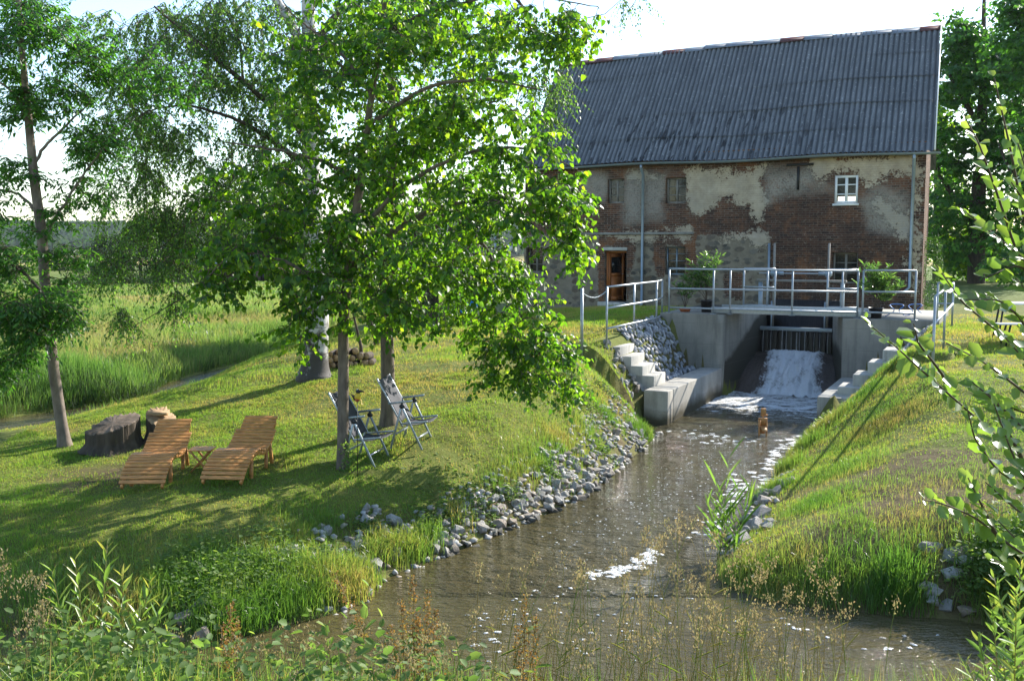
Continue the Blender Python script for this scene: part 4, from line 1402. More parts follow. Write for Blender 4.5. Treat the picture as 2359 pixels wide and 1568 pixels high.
# tree stumps
def stump(name, label, px, py, r, h, slant, mats=('dark_bark', 'stump_top'), seed=0, sides=84):
    p = ground_at(px, py)
    t = thing(name, label, 'tree stump', p)
    th = np.arange(sides) * 2 * math.pi / sides
    rough = fbm(np.cos(th) * 2 + 9, np.sin(th) * 2 + 9 + seed, seed, 3) - .5
    ridge = np.abs(fbm(th * 9, th * 0 + seed, seed + 4, 2) - .5) * 2 - .4
    m = MB(); G = []
    for i, f in enumerate(np.linspace(-.12, 1, 12)):
        rr_ = r * (1 + .35 * np.maximum(0, .35 - f) ** 1.2 * 2.2 + rough * .38 + ridge * .16)
        z = f * (h + slant * np.cos(th) + .09 * np.sin(th) + ridge * .06 + rough * .05)
        c = np.stack([np.cos(th) * rr_, np.sin(th) * rr_, z], 1)
        G.append(np.vstack([c, c[:1]]))
    m.grid(np.array(G).transpose(1, 0, 2)); m.build('bark', M[mats[0]], t, local=True, smooth=True)
    top = G[-1][:-1]
    ctr = top.mean(0) + [0, 0, .012]
    ins = ctr + (top - ctr) * .95 + [0, 0, .012]
    m = MB(); m.add(np.vstack([top, ins, ctr[None]]), [[i, (i + 1) % sides, sides + (i + 1) % sides, sides + i] for i in range(sides)], [[sides + i, sides + (i + 1) % sides, 2 * sides] for i in range(sides)])
    m.build('cut_face', M[mats[1]], t, local=True)
    return t


stump('tree_stump', 'wide dark stump with sloping grey top by the thin ash trunk', 262, 1030, .40, .38, .08, seed=3)
stump('tree_stump', 'lower stump with pale split wood behind the left lounger', 372, 1012, .24, .36, -.10, ('dark_bark', 'end_grain'), seed=8)
p = ground_at(372, 1012)
m = MB(); V, T = convex_stone(55, .22, .15, .07, 16); m.add(V + p + [-.04, -.02, .42], T=T)
tag(m.build('split_log', M['end_grain'], loc=p), 'pale split log lying on the lower stump', 'log')
stump('tree_stump', 'dark round stump near the mill with a paper notice on it', 1035, 737, .34, .52, .02, seed=12)
p = ground_at(1035, 742)
m = MB(); m.box(p[0] + .02, p[0] + .24, p[1] - .42, p[1] - .41, p[2] + .26, p[2] + .52)
tag(m.build('paper_notice', M['paper'], loc=p), 'pale paper notice fixed to the round stump', 'notice')

# log pile beside the birch
rr = random.Random(2)
pb_ = ground_at(800, 846)
logs = 0
for row, n in ((0, 7), (1, 6), (2, 4)):
    for i in range(n):
        r_ = rr.uniform(.055, .085)
        x = pb_[0] - .42 + i * .15 + row * .06 + rr.uniform(-.02, .02)
        y = pb_[1] + .15 + (x - pb_[0]) * .4
        z = float(hz(np.array([x]), np.array([y]))[0]) + .06 + row * .125
        an = rr.uniform(-.3, .3)
        L_ = rr.uniform(.30, .40)
        d_ = np.array([math.sin(an), -math.cos(an), rr.uniform(-.1, .1)])
        c = np.array([x, y, z])
        t = thing('firewood_log', ['short split log in the bottom row of the pile by the birch', 'short split log in the middle row of the pile by the birch', 'short split log on top of the pile by the birch'][row], 'log', c,
                  group=['bottom row of the log pile', 'middle row of the log pile', 'top row of the log pile'][row])
        m = MB(); m.tube([c - d_ * L_ / 2, c, c + d_ * L_ / 2], [r_, r_ * 1.05, r_ * .98], 9, caps=False); m.build('bark', M['dark_bark'], t)
        m = MB(); m.tube([c + d_ * (L_ / 2 - .004), c + d_ * (L_ / 2 + .002)], r_ * .95, 9); m.tube([c - d_ * (L_ / 2 + .002), c - d_ * (L_ / 2 - .004)], r_ * .95, 9); m.build('cut_face', M['end_grain'], t)

# blue deck chair, pale tables, pots, wooden toy in the water
p = ground_at(1082, 742)
t = thing('deck_chair', 'bright blue canvas deck chair beside the round stump', 'deck chair', p)
m = MB(); m.grid(np.array([[[p[0] - .25 + .5 * j / 4, p[1] + .45 * a - .25, p[2] + .28 + .62 * a - .14 * math.sin(math.pi * a)] for j in range(5)] for a in np.linspace(0, 1, 8)]))
o = m.build('canvas_seat', M['blue_cloth'], t, smooth=True); o.modifiers.new('s', 'SOLIDIFY').thickness = .01
for x in (-.27, .27):
    for a, b in (((-.3, 0), (.25, .95)), ((.3, 0), (-.28, .32))):
        m = MB(); m.bar([p[0] + x, p[1] + a[0], p[2] + a[1]], [p[0] + x, p[1] + b[0], p[2] + b[1]], .03, .03, up=(0, 1, 0)); m.build('frame_bar', M['old_wood'], t)
for nm, lab, cx_, cy_, Yd, w_, hgt in (('garden_table', 'pale folding garden table at the right edge behind the alder twigs', 2370, 768, 21.5, 1.9, .75), ('garden_bench', 'low pale bench in front of the garden table', 2385, 892, 20.5, 1.9, .44)):
    x = at(cx_, cy_, Y=Yd)[0] + .1; z0 = hzf((x, Yd))
    t = thing(nm, lab, nm.split('_')[1], (x, Yd, z0))
    m = MB(); m.box(x - w_ / 2, x + w_ / 2, Yd - (.33 if hgt > .6 else .13), Yd + (.33 if hgt > .6 else .13), z0 + hgt - .03, z0 + hgt); m.build('top', M['table_white'], t, bevel=.006)
    for sx in (-1, 1):
        for sy in (-1, 1):
            m = MB(); m.bar([x + sx * (w_ / 2 - .15), Yd + sy * .12, z0 - .03], [x + sx * (w_ / 2 - .25), Yd + sy * .09, z0 + hgt - .03], .03, .03, up=(0, 1, 0)); m.build('leg', M['dark'], t)


def pot_plant(name, label, px, py, Yd, z, rpot, hpot, potmat, stems, nleaf, seed, L=.16):
    x = at(px, py, Y=Yd)[0]
    p = np.array([x, Yd, z])
    t = thing(name, label, 'potted plant', p)
    m = MB(); m.lathe(p, [(0.01, .0), (rpot * .78, 0), (rpot, hpot), (rpot * 1.06, hpot), (rpot * 1.06, hpot - .03), (rpot * .93, hpot - .03), (rpot * .9, hpot - .05), (.005, hpot - .045)], 20); m.build('pot', potmat, t, smooth=False)
    r = np.random.default_rng(seed)
    st_, lv = MB(), MB()
    for (dx, dy, h_, s_) in stems:
        k = 9
        a = np.linspace(0, 1, k)
        path = np.stack([p[0] + dx * a ** 1.5, p[1] + dy * a ** 1.5, p[2] + hpot - .06 + (h_ - hpot + .06) * a], 1) + r.normal(size=(k, 3)) * .012 * a[:, None]
        st_.tube(path, np.linspace(.011, .004, k), 5)
        for b in range(int(s_ * 13)):
            a0 = r.uniform(.35, 1)
            base = np.array([np.interp(a0, a, path[:, q]) for q in range(3)])
            an = r.uniform(0, 6.28)
            d_ = np.array([math.cos(an), math.sin(an), r.uniform(.3, 1.3)]); d_ /= np.linalg.norm(d_)
            ln = s_ * r.uniform(.14, .36)
            tip = base + d_ * ln
            st_.tube([base, base + d_ * ln * .5 + [0, 0, .01], tip], [.005, .004, .003], 4)
            n = nleaf
            f = r.uniform(.15, 1.05, n)
            P_ = base + d_ * ln * f[:, None]
            ang_ = r.uniform(0, 6.28, n)
            A_ = np.stack([np.cos(ang_), np.sin(ang_), r.uniform(.1, 1.2, n)], 1) + d_ * .5
            N_2 = np.stack([r.normal(size=n) * .3, r.normal(size=n) * .3, np.ones(n)], 1)
            lv.leaves(P_, A_, N_2, L * r.uniform(.6, 1.15, n), ((.3, .11), (.7, .10)), tint=np.clip(r.normal(.5, .25, n) + .25 * (f > .8), 0, 1))
    st_.build('stem', M['twig'], t); lv.build('foliage', M['oleander'], t)
    return t


pot_plant('oleander', 'tall leafy oleander in a black pot left of the footbridge', 1627, 715, W(-.45, .9, 0)[1], DZ - .02, .16, .32, M['black_pot'],
          [(-.35, 0, 1.0, 1.), (-.15, .1, 1.25, 1.2), (.1, -.1, 1.4, 1.3), (.25, .1, 1.25, 1.), (-.05, 0, 1.0, 1.), (-.55, .05, .85, .9)], 9, 11)
pot_plant('oleander', 'bushy rounded oleander in a dark pot on the right abutment', 2017, 720, W(3.75, .5, 0)[1], DZ - .02, .17, .26, M['black_pot'],
          [(-.15, 0, 1.05, 1.2), (.12, .1, 1.15, 1.3), (.0, -.12, 1.2, 1.4), (.25, .05, .95, 1.1), (.6, -.05, .75, .9), (-.3, .1, .85, 1.), (.5, .1, .55, .7)], 11, 12)
pot_plant('oleander', 'faint sparse oleander in a shallow terracotta pot, left end of the bridge', 1578, 722, W(-1.0, .8, 0)[1], DZ - .02, .15, .09, M['terracotta'],
          [(-.1, 0, .9, .8), (.12, .1, .8, .7), (-.25, .05, .7, .7), (.25, 0, .65, .6)], 6, 13)
p = W(4.2, .75, DZ)
m = MB(); a = np.linspace(0, 1, 40)
m.tube(np.stack([p[0] - .35 + .9 * a + .1 * np.sin(a * 25), p[1] + .1 * np.cos(a * 25), p[2] + .02 + .3 * np.abs(np.sin(a * 6))], 1), .011, 6)
tag(m.build('garden_hose', M['blue_hose'], loc=p), 'blue garden hose looped on the abutment by the right oleander', 'hose')

Yt = at(1757, 1003, z=0)[1]
p = at(1757, 1003, z=0)
t = thing('toy_water_wheel', 'small wooden toy water wheel standing in the foamy channel', 'toy water wheel', p)
for dx in (-.075, .075):
    m = MB(); m.box(p[0] + dx - .012, p[0] + dx + .012, p[1] - .025, p[1] + .025, -.3, .34); m.build('post', M['pine'], t)
m = MB(); m.tube([p + [-.1, 0, .2], p + [.1, 0, .2]], .01, 6); m.build('axle', M['pine'], t)
for i in range(4):
    an = math.radians(25 + 90 * i)
    d_ = np.array([0, math.cos(an), math.sin(an)])
    c = p + [0, 0, .2]
    m = MB(); m.hexa([c + d_ * a_ + np.array([x, 0, 0]) + np.cross(d_, [1, 0, 0]) * h_ for h_ in (-.007, .007) for a_, x in ((.012, -.055), (.012, .055), (.19, .055), (.19, -.055))]); m.build('paddle', M['pine'], t)
m = MB(); m.box(p[0] - .05, p[0] + .09, p[1] - .012, p[1] + .012, .40, .44); m.box(p[0] - .012, p[0] + .012, p[1] - .012, p[1] + .012, .34, .40); m.box(p[0] - .087, p[0] + .087, p[1] - .03, p[1] + .03, .341, .36); m.build('cross_piece', M['pine'], t)
m = MB(); m.box(p[0] - .045, p[0] + .055, p[1] - .03, p[1] + .03, .441, .56); m.build('top_block', M['pine'], t, bevel=.006)

# ------------------------------------------------------------------ loose stones along the banks
RM = []
for i in range(9):
    V, T = convex_stone(i + 1, 1.25, 1.0, .72, 15)
    me = bpy.data.meshes.new('stone')
    me.from_pydata([tuple(v) for v in V], [], [tuple(int(q) for q in t_) for t_ in T])
    me.materials.append(M['rock'])
    RM.append(me)
rr = np.random.default_rng(5)


def rocks(path, n, s0, s1, o0, o1, label, group, side=1):
    path = np.array([at(x, y, z=0)[:2] for x, y in path])
    seg = np.concatenate([[0], np.cumsum(np.linalg.norm(np.diff(path, axis=0), axis=1))])
    for i in range(n):
        a = rr.uniform(0, seg[-1])
        b = np.array([np.interp(a, seg, path[:, 0]), np.interp(a, seg, path[:, 1])])
        c = np.array([np.interp(min(a + .1, seg[-1]), seg, path[:, 0]), np.interp(min(a + .1, seg[-1]), seg, path[:, 1])]) - np.array([np.interp(max(a - .1, 0), seg, path[:, 0]), np.interp(max(a - .1, 0), seg, path[:, 1])])
        c /= max(np.linalg.norm(c), 1e-6)
        nn = np.array([-c[1], c[0]]) * side
        off = o0 + (o1 - o0) * rr.uniform(0, 1) ** 1.15
        q = b + nn * off
        s_ = rr.uniform(s0, s1) * (1.15 if off < .3 else .95)
        z = max(hzf(q), -.04)
        o = bpy.data.objects.new('rock', RM[rr.integers(9)])
        COL.objects.link(o)
        o.location = (q[0], q[1], z + s_ * .28)
        o.rotation_euler = (rr.normal() * .35, rr.normal() * .35, rr.uniform(0, 6.28))
        o.scale = (s_, s_ * rr.uniform(.75, 1.1), s_ * rr.uniform(.8, 1.15))
        tag(o, label, 'rock', group)


rocks([(1015, 1283), (1120, 1238), (1240, 1190), (1345, 1142), (1405, 1097)], 164, .055, .098, -.06, .52, 'angular grey stone in the bank edging below the lawn', 'stones edging the left bank')
rocks([(1405, 1097), (1460, 1050), (1500, 1012), (1525, 995)], 26, .055, .11, -.03, .40, 'stone by the water below the concrete steps', 'stones near the left low wall')
rocks([(700, 1425), (850, 1382), (885, 1335), (935, 1312), (1015, 1283)], 28, .06, .13, .2, 1.2, 'pale stone half sunk among bank weeds below the lawn', 'stones among the weeds')
rocks([(390, 1490), (520, 1475)], 6, .07, .12, -.02, .5, 'stone at the lower left water edge, behind the willow', 'stones behind the willow')
for q, n in (((-.75, -4.3), 7), ((-1.0, -4.35), 6), ((-1.3, -4.25), 6), ((-.85, -4.8), 7), ((-1.6, -4.2), 4), ((-1.1, -4.7), 4)):
    for i in range(n):
        a = np.array(q) + rr.normal(size=2) * [.10, .13]
        if a[1] > -4.1 and a[0] > -1.9: a[1] = -4.15
        b = W2(*a); s_ = rr.uniform(.06, .11)
        o = bpy.data.objects.new('rock', RM[rr.integers(9)]); COL.objects.link(o)
        o.location = (b[0], b[1], hzf(b) + s_ * .4); o.rotation_euler = tuple(rr.uniform(0, 6.28, 3)); o.scale = (s_, s_ * .9, s_ * .8)
        tag(o, 'grey stone heaped against the near side of the concrete steps', 'rock', 'stones beside the concrete steps')
rocks([(1650, 1290), (1690, 1250), (1712, 1200), (1745, 1140)], 20, .07, .13, -.05, .5, 'stone on the right bank where the reeds grow', 'stones beside the reeds', side=-1)
rocks([(2240, 1428), (2130, 1418)], 14, .07, .115, .0, .7, 'shaded stone in the hollow of the right bank', 'stones in the shaded hollow', side=-1)

# the smaller stones filling the edging
m = MB(); rr = np.random.default_rng(17)
for path, n, o1 in (([(1015, 1283), (1120, 1238), (1240, 1190), (1345, 1142), (1405, 1097), (1460, 1050), (1500, 1012), (1525, 995)], 760, .75), ([(760, 1415), (850, 1382), (885, 1335), (935, 1312), (1015, 1283)], 200, 1.2), ([(1650, 1290), (1690, 1250), (1712, 1200), (1745, 1140), (1775, 1105)][::-1], 80, .4)):
    path = np.array([at(x, y, z=0)[:2] for x, y in path])
    seg = np.concatenate([[0], np.cumsum(np.linalg.norm(np.diff(path, axis=0), axis=1))])
    a = rr.uniform(0, seg[-1], n)
    b = np.stack([np.interp(a, seg, path[:, q]) for q in range(2)], 1); c = np.stack([np.interp(a + .05, seg, path[:, q]) - np.interp(a - .05, seg, path[:, q]) for q in range(2)], 1)
    c /= np.linalg.norm(c, axis=1, keepdims=True) + 1e-9
    q = b + np.stack([-c[:, 1], c[:, 0]], 1) * (rr.uniform(-.08, 1, n) * o1)[:, None]
    zq = np.maximum(hz(q[:, 0], q[:, 1]), -.03)
    for k_ in range(n):
        V, T = SV[rr.integers(14)]
        an = rr.uniform(0, 6.28); s_ = rr.uniform(.03, .06)
        V = V * [s_ * 1.3, s_, s_ * .75]
        V = np.stack([V[:, 0] * math.cos(an) - V[:, 1] * math.sin(an), V[:, 0] * math.sin(an) + V[:, 1] * math.cos(an), V[:, 2]], 1)
        m.add(V + [q[k_, 0], q[k_, 1], zq[k_] + s_ * .3], T=T, tint=rr.uniform(0, 1))
tag(m.build('small_bank_stones', M['small_rock']), 'small broken stones filling between the larger bank stones', 'rubble', kind='stuff')

# ------------------------------------------------------------------ foam and painted sun glints on the water
fm = MB()
rr2 = np.random.default_rng(9)


def flake(px, py, w, d):
    c = at(px, py, z=0)
    k = 18
    th = np.arange(k) * 2 * math.pi / k
    r_ = np.clip(1 + 2.2 * (fbm(np.cos(th) * 1.7 + px, np.sin(th) * 1.7 + py, 3, 3) - .5), .25, 2)
    rim = np.stack([c[0] + np.cos(th) * r_ * w / 2, c[1] + np.sin(th) * r_ * d / 2, np.full(k, .004)], 1)
    ins = np.array([c[0], c[1], .0]) + (rim - [c[0], c[1], .004]) * [.8, .8, 0] + [0, 0, .009]
    fm.add(np.vstack([rim, ins, [[c[0], c[1], .011]]]), [[i, (i + 1) % k, k + (i + 1) % k, k + i] for i in range(k)], [[k + i, k + (i + 1) % k, 2 * k] for i in range(k)])


def region(x0, y0, x1, y1, n, w0, w1, sp=18):
    for i in range(n):
        a = rr2.uniform(0, 1)
        px, py = x0 + (x1 - x0) * a + rr2.normal() * sp, y0 + (y1 - y0) * a + rr2.normal() * sp * .55
        w_ = rr2.uniform(w0, w1)
        flake(px, py, w_, w_ * rr2.uniform(.5, 1.0))


region(1835, 1010, 1770, 1060, 40, .04, .22, 14)
region(1770, 1070, 1690, 1140, 44, .03, .20, 20)
region(1690, 1140, 1630, 1250, 50, .02, .15, 24)
region(1520, 1265, 1470, 1300, 34, .03, .14, 14)
region(1490, 1295, 1340, 1330, 40, .02, .12, 12)
region(1440, 1305, 1400, 1325, 12, .08, .16, 10)
region(1330, 1340, 1060, 1480, 50, .015, .05, 40)
region(1560, 1400, 1200, 1540, 40, .015, .05, 60)
region(1750, 1020, 1560, 1000, 40, .03, .14, 14)
region(1800, 1440, 2150, 1490, 14, .03, .07, 25)
region(1120, 1450, 1090, 1480, 6, .05, .10, 18)
region(1700, 1020, 1350, 1250, 420, .010, .032, 55)  # tiny white flakes stand for sun glints as well as foam bits
tag(fm.build('foam_and_glints', M['foam'], smooth=True), 'white foam patches and painted sun glints on the brown water', 'foam', kind='stuff')

# ------------------------------------------------------------------ trees
LIND = ((.16, .40), (.58, .33)); OVAL = ((.25, .27), (.70, .27)); LANCE = ((.25, .075), (.6, .085)); BIRCHL = ((.22, .36), (.55, .22))


def tree(name, label, trunk, limbs, blobs, P, bark, leafm, seed, cat='tree', group=None, sides=14):
    """trunk / limbs: lists of (px, py, Y, radius); blobs: (px, py, Y, rx px, ry px, rY m, clusters)"""
    r = np.random.default_rng(seed)
    pts3 = lambda L: np.array([at(q[0], q[1], Y=q[2]) for q in L])
    base = pts3(trunk[:1])[0]
    t = thing(name, label, cat, base, group=group)
    tr = MB(); tw = MB()
    nodes, ndir = [], []

    def smooth(Pn, R, k):
        a = np.linspace(0, len(Pn) - 1, k)
        i = np.clip(a.astype(int), 0, len(Pn) - 2); f = (a - i)[:, None]
        p0, p1, p2, p3 = Pn[np.maximum(i - 1, 0)], Pn[i], Pn[i + 1], Pn[np.minimum(i + 2, len(Pn) - 1)]
        q = .5 * (2 * p1 + (p2 - p0) * f + (2 * p0 - 5 * p1 + 4 * p2 - p3) * f ** 2 + (3 * p1 - p0 - 3 * p2 + p3) * f ** 3)
        return q, np.interp(a, np.arange(len(R)), R)
    for i, Lm in enumerate([trunk] + limbs):
        p, R = smooth(pts3(Lm), np.array([q[3] for q in Lm]), 10 * len(Lm))
        if i == 0:
            p[0] -= [0, 0, .25]
            R = R * (1 + .55 * np.exp(-np.maximum(p[:, 2] - base[2], 0) / .16))
        else:
            p = p + np.cumsum(r.normal(size=p.shape) * .006, 0)
        (tw if i > 1 and P.get('darklimbs') else tr).tube(p, R, sides if i == 0 else 8)
        s0 = int(len(p) * (P.get('clear', .35) if i == 0 else .12))
        nodes.append(p[s0:])
    nodes = np.concatenate(nodes)
    # clusters
    Cs = []
    for (px, py, Y, rx, ry, rY, n) in blobs:
        k = 0
        n = n * P.get('dens', 1.)
        while k < n:
            v = r.uniform(-1, 1, 3)
            if v @ v > 1: continue
            if fbm(np.array([px + v[0] * rx]) / P.get('gap', 70), np.array([py + v[1] * ry]) / P.get('gap', 70), seed, 2)[0] < P.get('thin', .40): 
                if r.uniform() < .8: 
                    k += P.get('skip', .5); continue
            Cs.append(at(px + v[0] * rx, py + v[1] * ry, Y=Y + v[2] * rY)); k += 1
    Cs = np.array(Cs)
    d0 = np.array([np.min(((nodes - c) ** 2).sum(1)) for c in Cs])
    Cs = Cs[np.argsort(d0)]
    N = [nodes]
    tot = nodes
    sub = P.get('sub', 3); per = P.get('per', 6); L0 = P['len']; droop = P['droop']; sz = P['size']
    lv = MB()
    LP, LA, LN, LS, LT = [], [], [], [], []
    for c in Cs:
        d2 = ((tot - c) ** 2).sum(1)
        j = int(np.argmin(d2)); a = tot[j]; dist = math.sqrt(d2[j])
        k = 4
        f = np.linspace(0, 1, k)[:, None]
        path = a + (c - a) * f
        path[:, 2] += (np.sin(f[:, 0] * math.pi) * dist * .12)
        path[1:-1] += r.normal(size=(k - 2, 3)) * dist * .06
        if dist > .05:
            rad = P.get('twig', .012) * min(1.6, .6 + dist * .5)
            tw.tube(path, np.linspace(rad, rad * .45, k), 4, caps=False)
        tot = np.concatenate([tot, path[1:]])
        out = (c - a) / max(dist, .05)
        for s_ in range(sub):
            dv = out * .6 + r.normal(size=3) * .75
            dv[2] = dv[2] * .45 - droop
            dv /= np.linalg.norm(dv)
            ln = L0 * r.uniform(.6, 1.25)
            q = np.linspace(0, 1, 4)[:, None]
            sp = c + dv * ln * q + np.array([0, 0, -1]) * (droop * .35 * ln * q ** 2)
            tw.tube(sp, np.linspace(P.get('twig', .012) * .4, .0022, 4), 3, caps=False)
            fr = (np.arange(per) + r.uniform(.1, .9, per)) / per
            base_ = c + dv * ln * fr[:, None] + np.array([0, 0, -1]) * (droop * .35 * ln * fr[:, None] ** 2)
            side = np.cross(dv, [0, 0, 1]); side /= max(np.linalg.norm(side), 1e-6)
            sg = np.where(np.arange(per) % 2 == 0, 1, -1)[:, None]
            A_ = side * sg * r.uniform(.6, 1.1, (per, 1)) + dv * r.uniform(.2, .8, (per, 1)) + r.normal(size=(per, 3)) * .25 + np.array([0, 0, -P.get('hang', .5)])
            N_ = np.array([0, 0, 1.]) + r.normal(size=(per, 3)) * P.get('tilt', .5) + dv * .3
            LP.append(base_ + A_ / np.linalg.norm(A_, axis=1, keepdims=True) * sz * .25); LA.append(A_); LN.append(N_)
            LS.append(sz * r.uniform(.5, 1.2, per) * r.uniform(.85, 1.12)); LT.append(np.clip(r.normal(.46, .22, per) + r.normal() * .2, 0, 1))
    lv.leaves(np.concatenate(LP), np.concatenate(LA), np.concatenate(LN), np.concatenate(LS), P['shape'], tint=np.concatenate(LT))
    tr.build('trunk', M[bark], t, smooth=True)
    tw.build('twigs', M[P.get('twigmat', 'twig')], t)
    lv.build('crown', M[leafm], t)
    return t


LP_ = dict(len=.36, droop=.38, size=.088, shape=LIND, sub=3, per=8, hang=.75, tilt=.55, gap=48, thin=.47, clear=.42, twig=.010, dens=1.75, skip=.42)
YA = 14.2
tree('linden_tree', 'sunlit young linden with the slim front trunk and drooping bright branches',
     [(790, 1098, YA, .082), (790, 980, YA, .078), (791, 850, YA, .075), (793, 720, YA, .072), (812, 560, YA, .066), (832, 400, YA, .058), (852, 250, YA, .048), (880, 60, YA, .036), (900, -120, YA, .02)],
     [[(801, 640, YA, .045), (850, 575, 14.3, .042), (930, 515, 14.4, .036), (1020, 495, 14.6, .03), (1110, 550, 14.8, .025), (1180, 680, 15.0, .018), (1240, 790, 15.1, .012), (1285, 880, 15.1, .006)],
      [(930, 515, 14.4, .03), (1050, 470, 14.0, .024), (1180, 480, 13.6, .018), (1290, 520, 13.5, .012), (1350, 570, 13.4, .005)],
      [(797, 690, YA, .04), (730, 640, 14.0, .03), (640, 600, 13.9, .022), (540, 590, 13.8, .015), (480, 640, 13.7, .006)],
      [(815, 550, YA, .04), (930, 430, 13.9, .03), (1080, 360, 13.6, .022), (1230, 350, 13.4, .014), (1340, 400, 13.3, .006)],
      [(830, 420, YA, .038), (730, 370, 14.4, .028), (600, 340, 14.4, .018), (500, 330, 14.4, .007)],
      [(850, 290, YA, .035), (980, 210, 13.8, .025), (1120, 190, 13.5, .017), (1250, 220, 13.3, .007)],
      [(858, 220, YA, .03), (780, 120, 14.4, .022), (680, 40, 14.6, .012), (640, -20, 14.6, .006)],
      [(878, 80, YA, .03), (1020, 20, 13.8, .02), (1200, -10, 13.5, .013), (1380, 10, 13.4, .006)]],
     [(700, 600, 14.2, 190, 110, .9, 46), (560, 590, 14.0, 115, 80, .7, 17), (780, 650, 13.9, 150, 100, .8, 34), (490, 660, 13.9, 40, 50, .4, 5), (680, 745, 13.9, 50, 50, .3, 6),
      (600, 430, 14.4, 150, 110, .9, 34), (800, 430, 14.2, 190, 150, 1.1, 66), (980, 560, 13.9, 150, 110, .8, 44), (1180, 440, 13.5, 150, 110, .7, 52), (1300, 440, 13.4, 70, 70, .5, 16), (1300, 560, 13.4, 60, 50, .4, 14),
      (1130, 630, 14.7, 100, 90, .5, 34), (1180, 730, 15.0, 110, 80, .5, 38), (1240, 830, 15.1, 80, 70, .4, 30), (1140, 830, 15.0, 45, 60, .3, 8), (1300, 890, 15.1, 25, 35, .2, 5),
      (860, 250, 14.2, 230, 140, 1.1, 66), (1110, 230, 13.6, 150, 120, .8, 44), (1210, 320, 13.4, 80, 80, .5, 20), (760, 80, 14.4, 190, 110, 1.0, 48), (980, 40, 13.9, 230, 100, 1.0, 60), (1280, 60, 13.5, 120, 70, .5, 26), (900, 700, 13.9, 90, 60, .6, 18)],
     LP_, 'bark', 'linden', 21)
YB = 16.2
tree('linden_tree', 'linden with the thicker trunk directly behind the grey garden chairs',
     [(895, 985, YB, .115), (893, 850, YB, .108), (890, 700, YB, .10), (892, 550, YB, .09), (905, 350, YB, .07), (900, 150, YB, .05), (890, -80, YB, .025)],
     [[(891, 640, YB, .05), (960, 560, YB, .035), (1060, 510, YB, .022), (1150, 540, YB, .01)], [(892, 560, YB, .05), (800, 450, YB, .03), (690, 400, YB, .015)],
      [(903, 380, YB, .045), (1020, 280, YB, .03), (1140, 240, YB, .012)], [(902, 250, YB, .04), (780, 150, YB, .025), (650, 100, YB, .01)]],
     [(900, 640, YB, 150, 80, 1.0, 34), (1030, 640, YB, 110, 90, .9, 30), (960, 720, YB, 90, 40, .6, 12), (760, 520, YB, 160, 120, 1.0, 34), (900, 420, YB, 220, 150, 1.2, 52), (1060, 380, YB, 140, 120, 1.0, 34),
      (880, 180, YB, 240, 140, 1.3, 52), (1080, 130, YB, 160, 110, 1.0, 30), (700, 150, YB, 120, 120, .9, 24), (900, 20, YB, 240, 90, 1.2, 40)],
     LP_, 'bark', 'linden', 22)

YC = 20.5
BP = dict(len=.55, droop=.9, size=.062, shape=BIRCHL, sub=5, per=11, hang=.9, tilt=.6, gap=45, thin=.46, clear=.5, twig=.009, skip=.5, dens=2.5, darklimbs=1)
tree('birch_tree', 'tall old weeping birch with white trunk, log pile at its foot',
     [(724, 868, 20, .25), (728, 800, 20, .235), (731, 730, 20, .225), (725, 600, 20.2, .205), (717, 400, 20.4, .175), (713, 250, 20.5, .165), (712, 110, 20.5, .14), (708, -60, 20.5, .12), (704, -260, 20.5, .05)],
     [[(712, 170, YC, .11), (680, 70, YC, .10), (640, 0, YC, .09), (600, -80, YC, .06)],
      [(713, 320, YC, .08), (650, 270, 20.3, .065), (560, 195, 20, .05), (480, 125, 19.8, .04), (400, 62, 19.6, .03), (350, 20, 19.5, .015)],
      [(714, 400, YC, .07), (640, 330, 20, .05), (540, 270, 19.6, .035), (430, 240, 19.4, .02), (330, 260, 19.3, .01)],
      [(720, 520, YC, .06), (640, 490, 20, .04), (540, 480, 19.6, .025), (440, 500, 19.3, .016), (360, 560, 19.2, .008)],
      [(722, 590, YC, .05), (620, 600, 20, .035), (520, 640, 19.6, .022), (420, 690, 19.3, .012), (300, 755, 19.2, .005)],
      [(560, 195, 20, .03), (550, 90, 20, .022), (500, -20, 20, .01)],
      [(708, 120, YC, .09), (860, -30, YC, .06), (1080, -60, 20.5, .04), (1220, 20, 20.5, .025), (1265, 120, 20.5, .012), (1268, 220, 20.5, .005)],
      [(440, 500, 19.3, .012), (410, 640, 19.3, .008), (403, 740, 19.3, .004)]],
     [(400, 120, 20, 170, 120, 1.6, 64), (290, 290, 20, 130, 120, 1.4, 46), (450, 300, 20, 170, 90, 1.5, 54), (340, 460, 19.8, 130, 90, 1.2, 36), (470, 520, 19.8, 170, 80, 1.2, 30), (560, 110, 20.3, 130, 120, 1.4, 44), (520, 420, 20, 130, 70, 1.2, 34), (640, 60, 20.4, 120, 90, 1.2, 26), (480, 30, 20.2, 150, 50, 1.2, 30), (620, 250, 20.2, 100, 90, 1.2, 26),
      (230, 120, 20, 90, 120, 1.2, 24), (600, 400, 20.2, 120, 110, 1.3, 30), (800, 120, 20.5, 200, 160, 1.8, 40), (1262, 150, 20.5, 52, 80, .4, 14), (1190, 60, 20.5, 80, 60, .6, 14), (1080, 100, 20.5, 100, 110, 1.0, 18), (250, 600, 19.6, 80, 60, .8, 12), (360, 600, 19.5, 90, 50, .8, 14),
      (1268, 240, 20.5, 14, 45, .2, 4), (402, 660, 19.3, 14, 60, .2, 7), (560, 540, 19.8, 120, 50, .8, 9), (420, 560, 19.3, 60, 50, .5, 6), (288, 725, 19.2, 16, 26, .2, 5), (1460, 0, 20, 30, 18, .2, 4)],
     BP, 'birch_bark', 'birch', 23, sides=20)

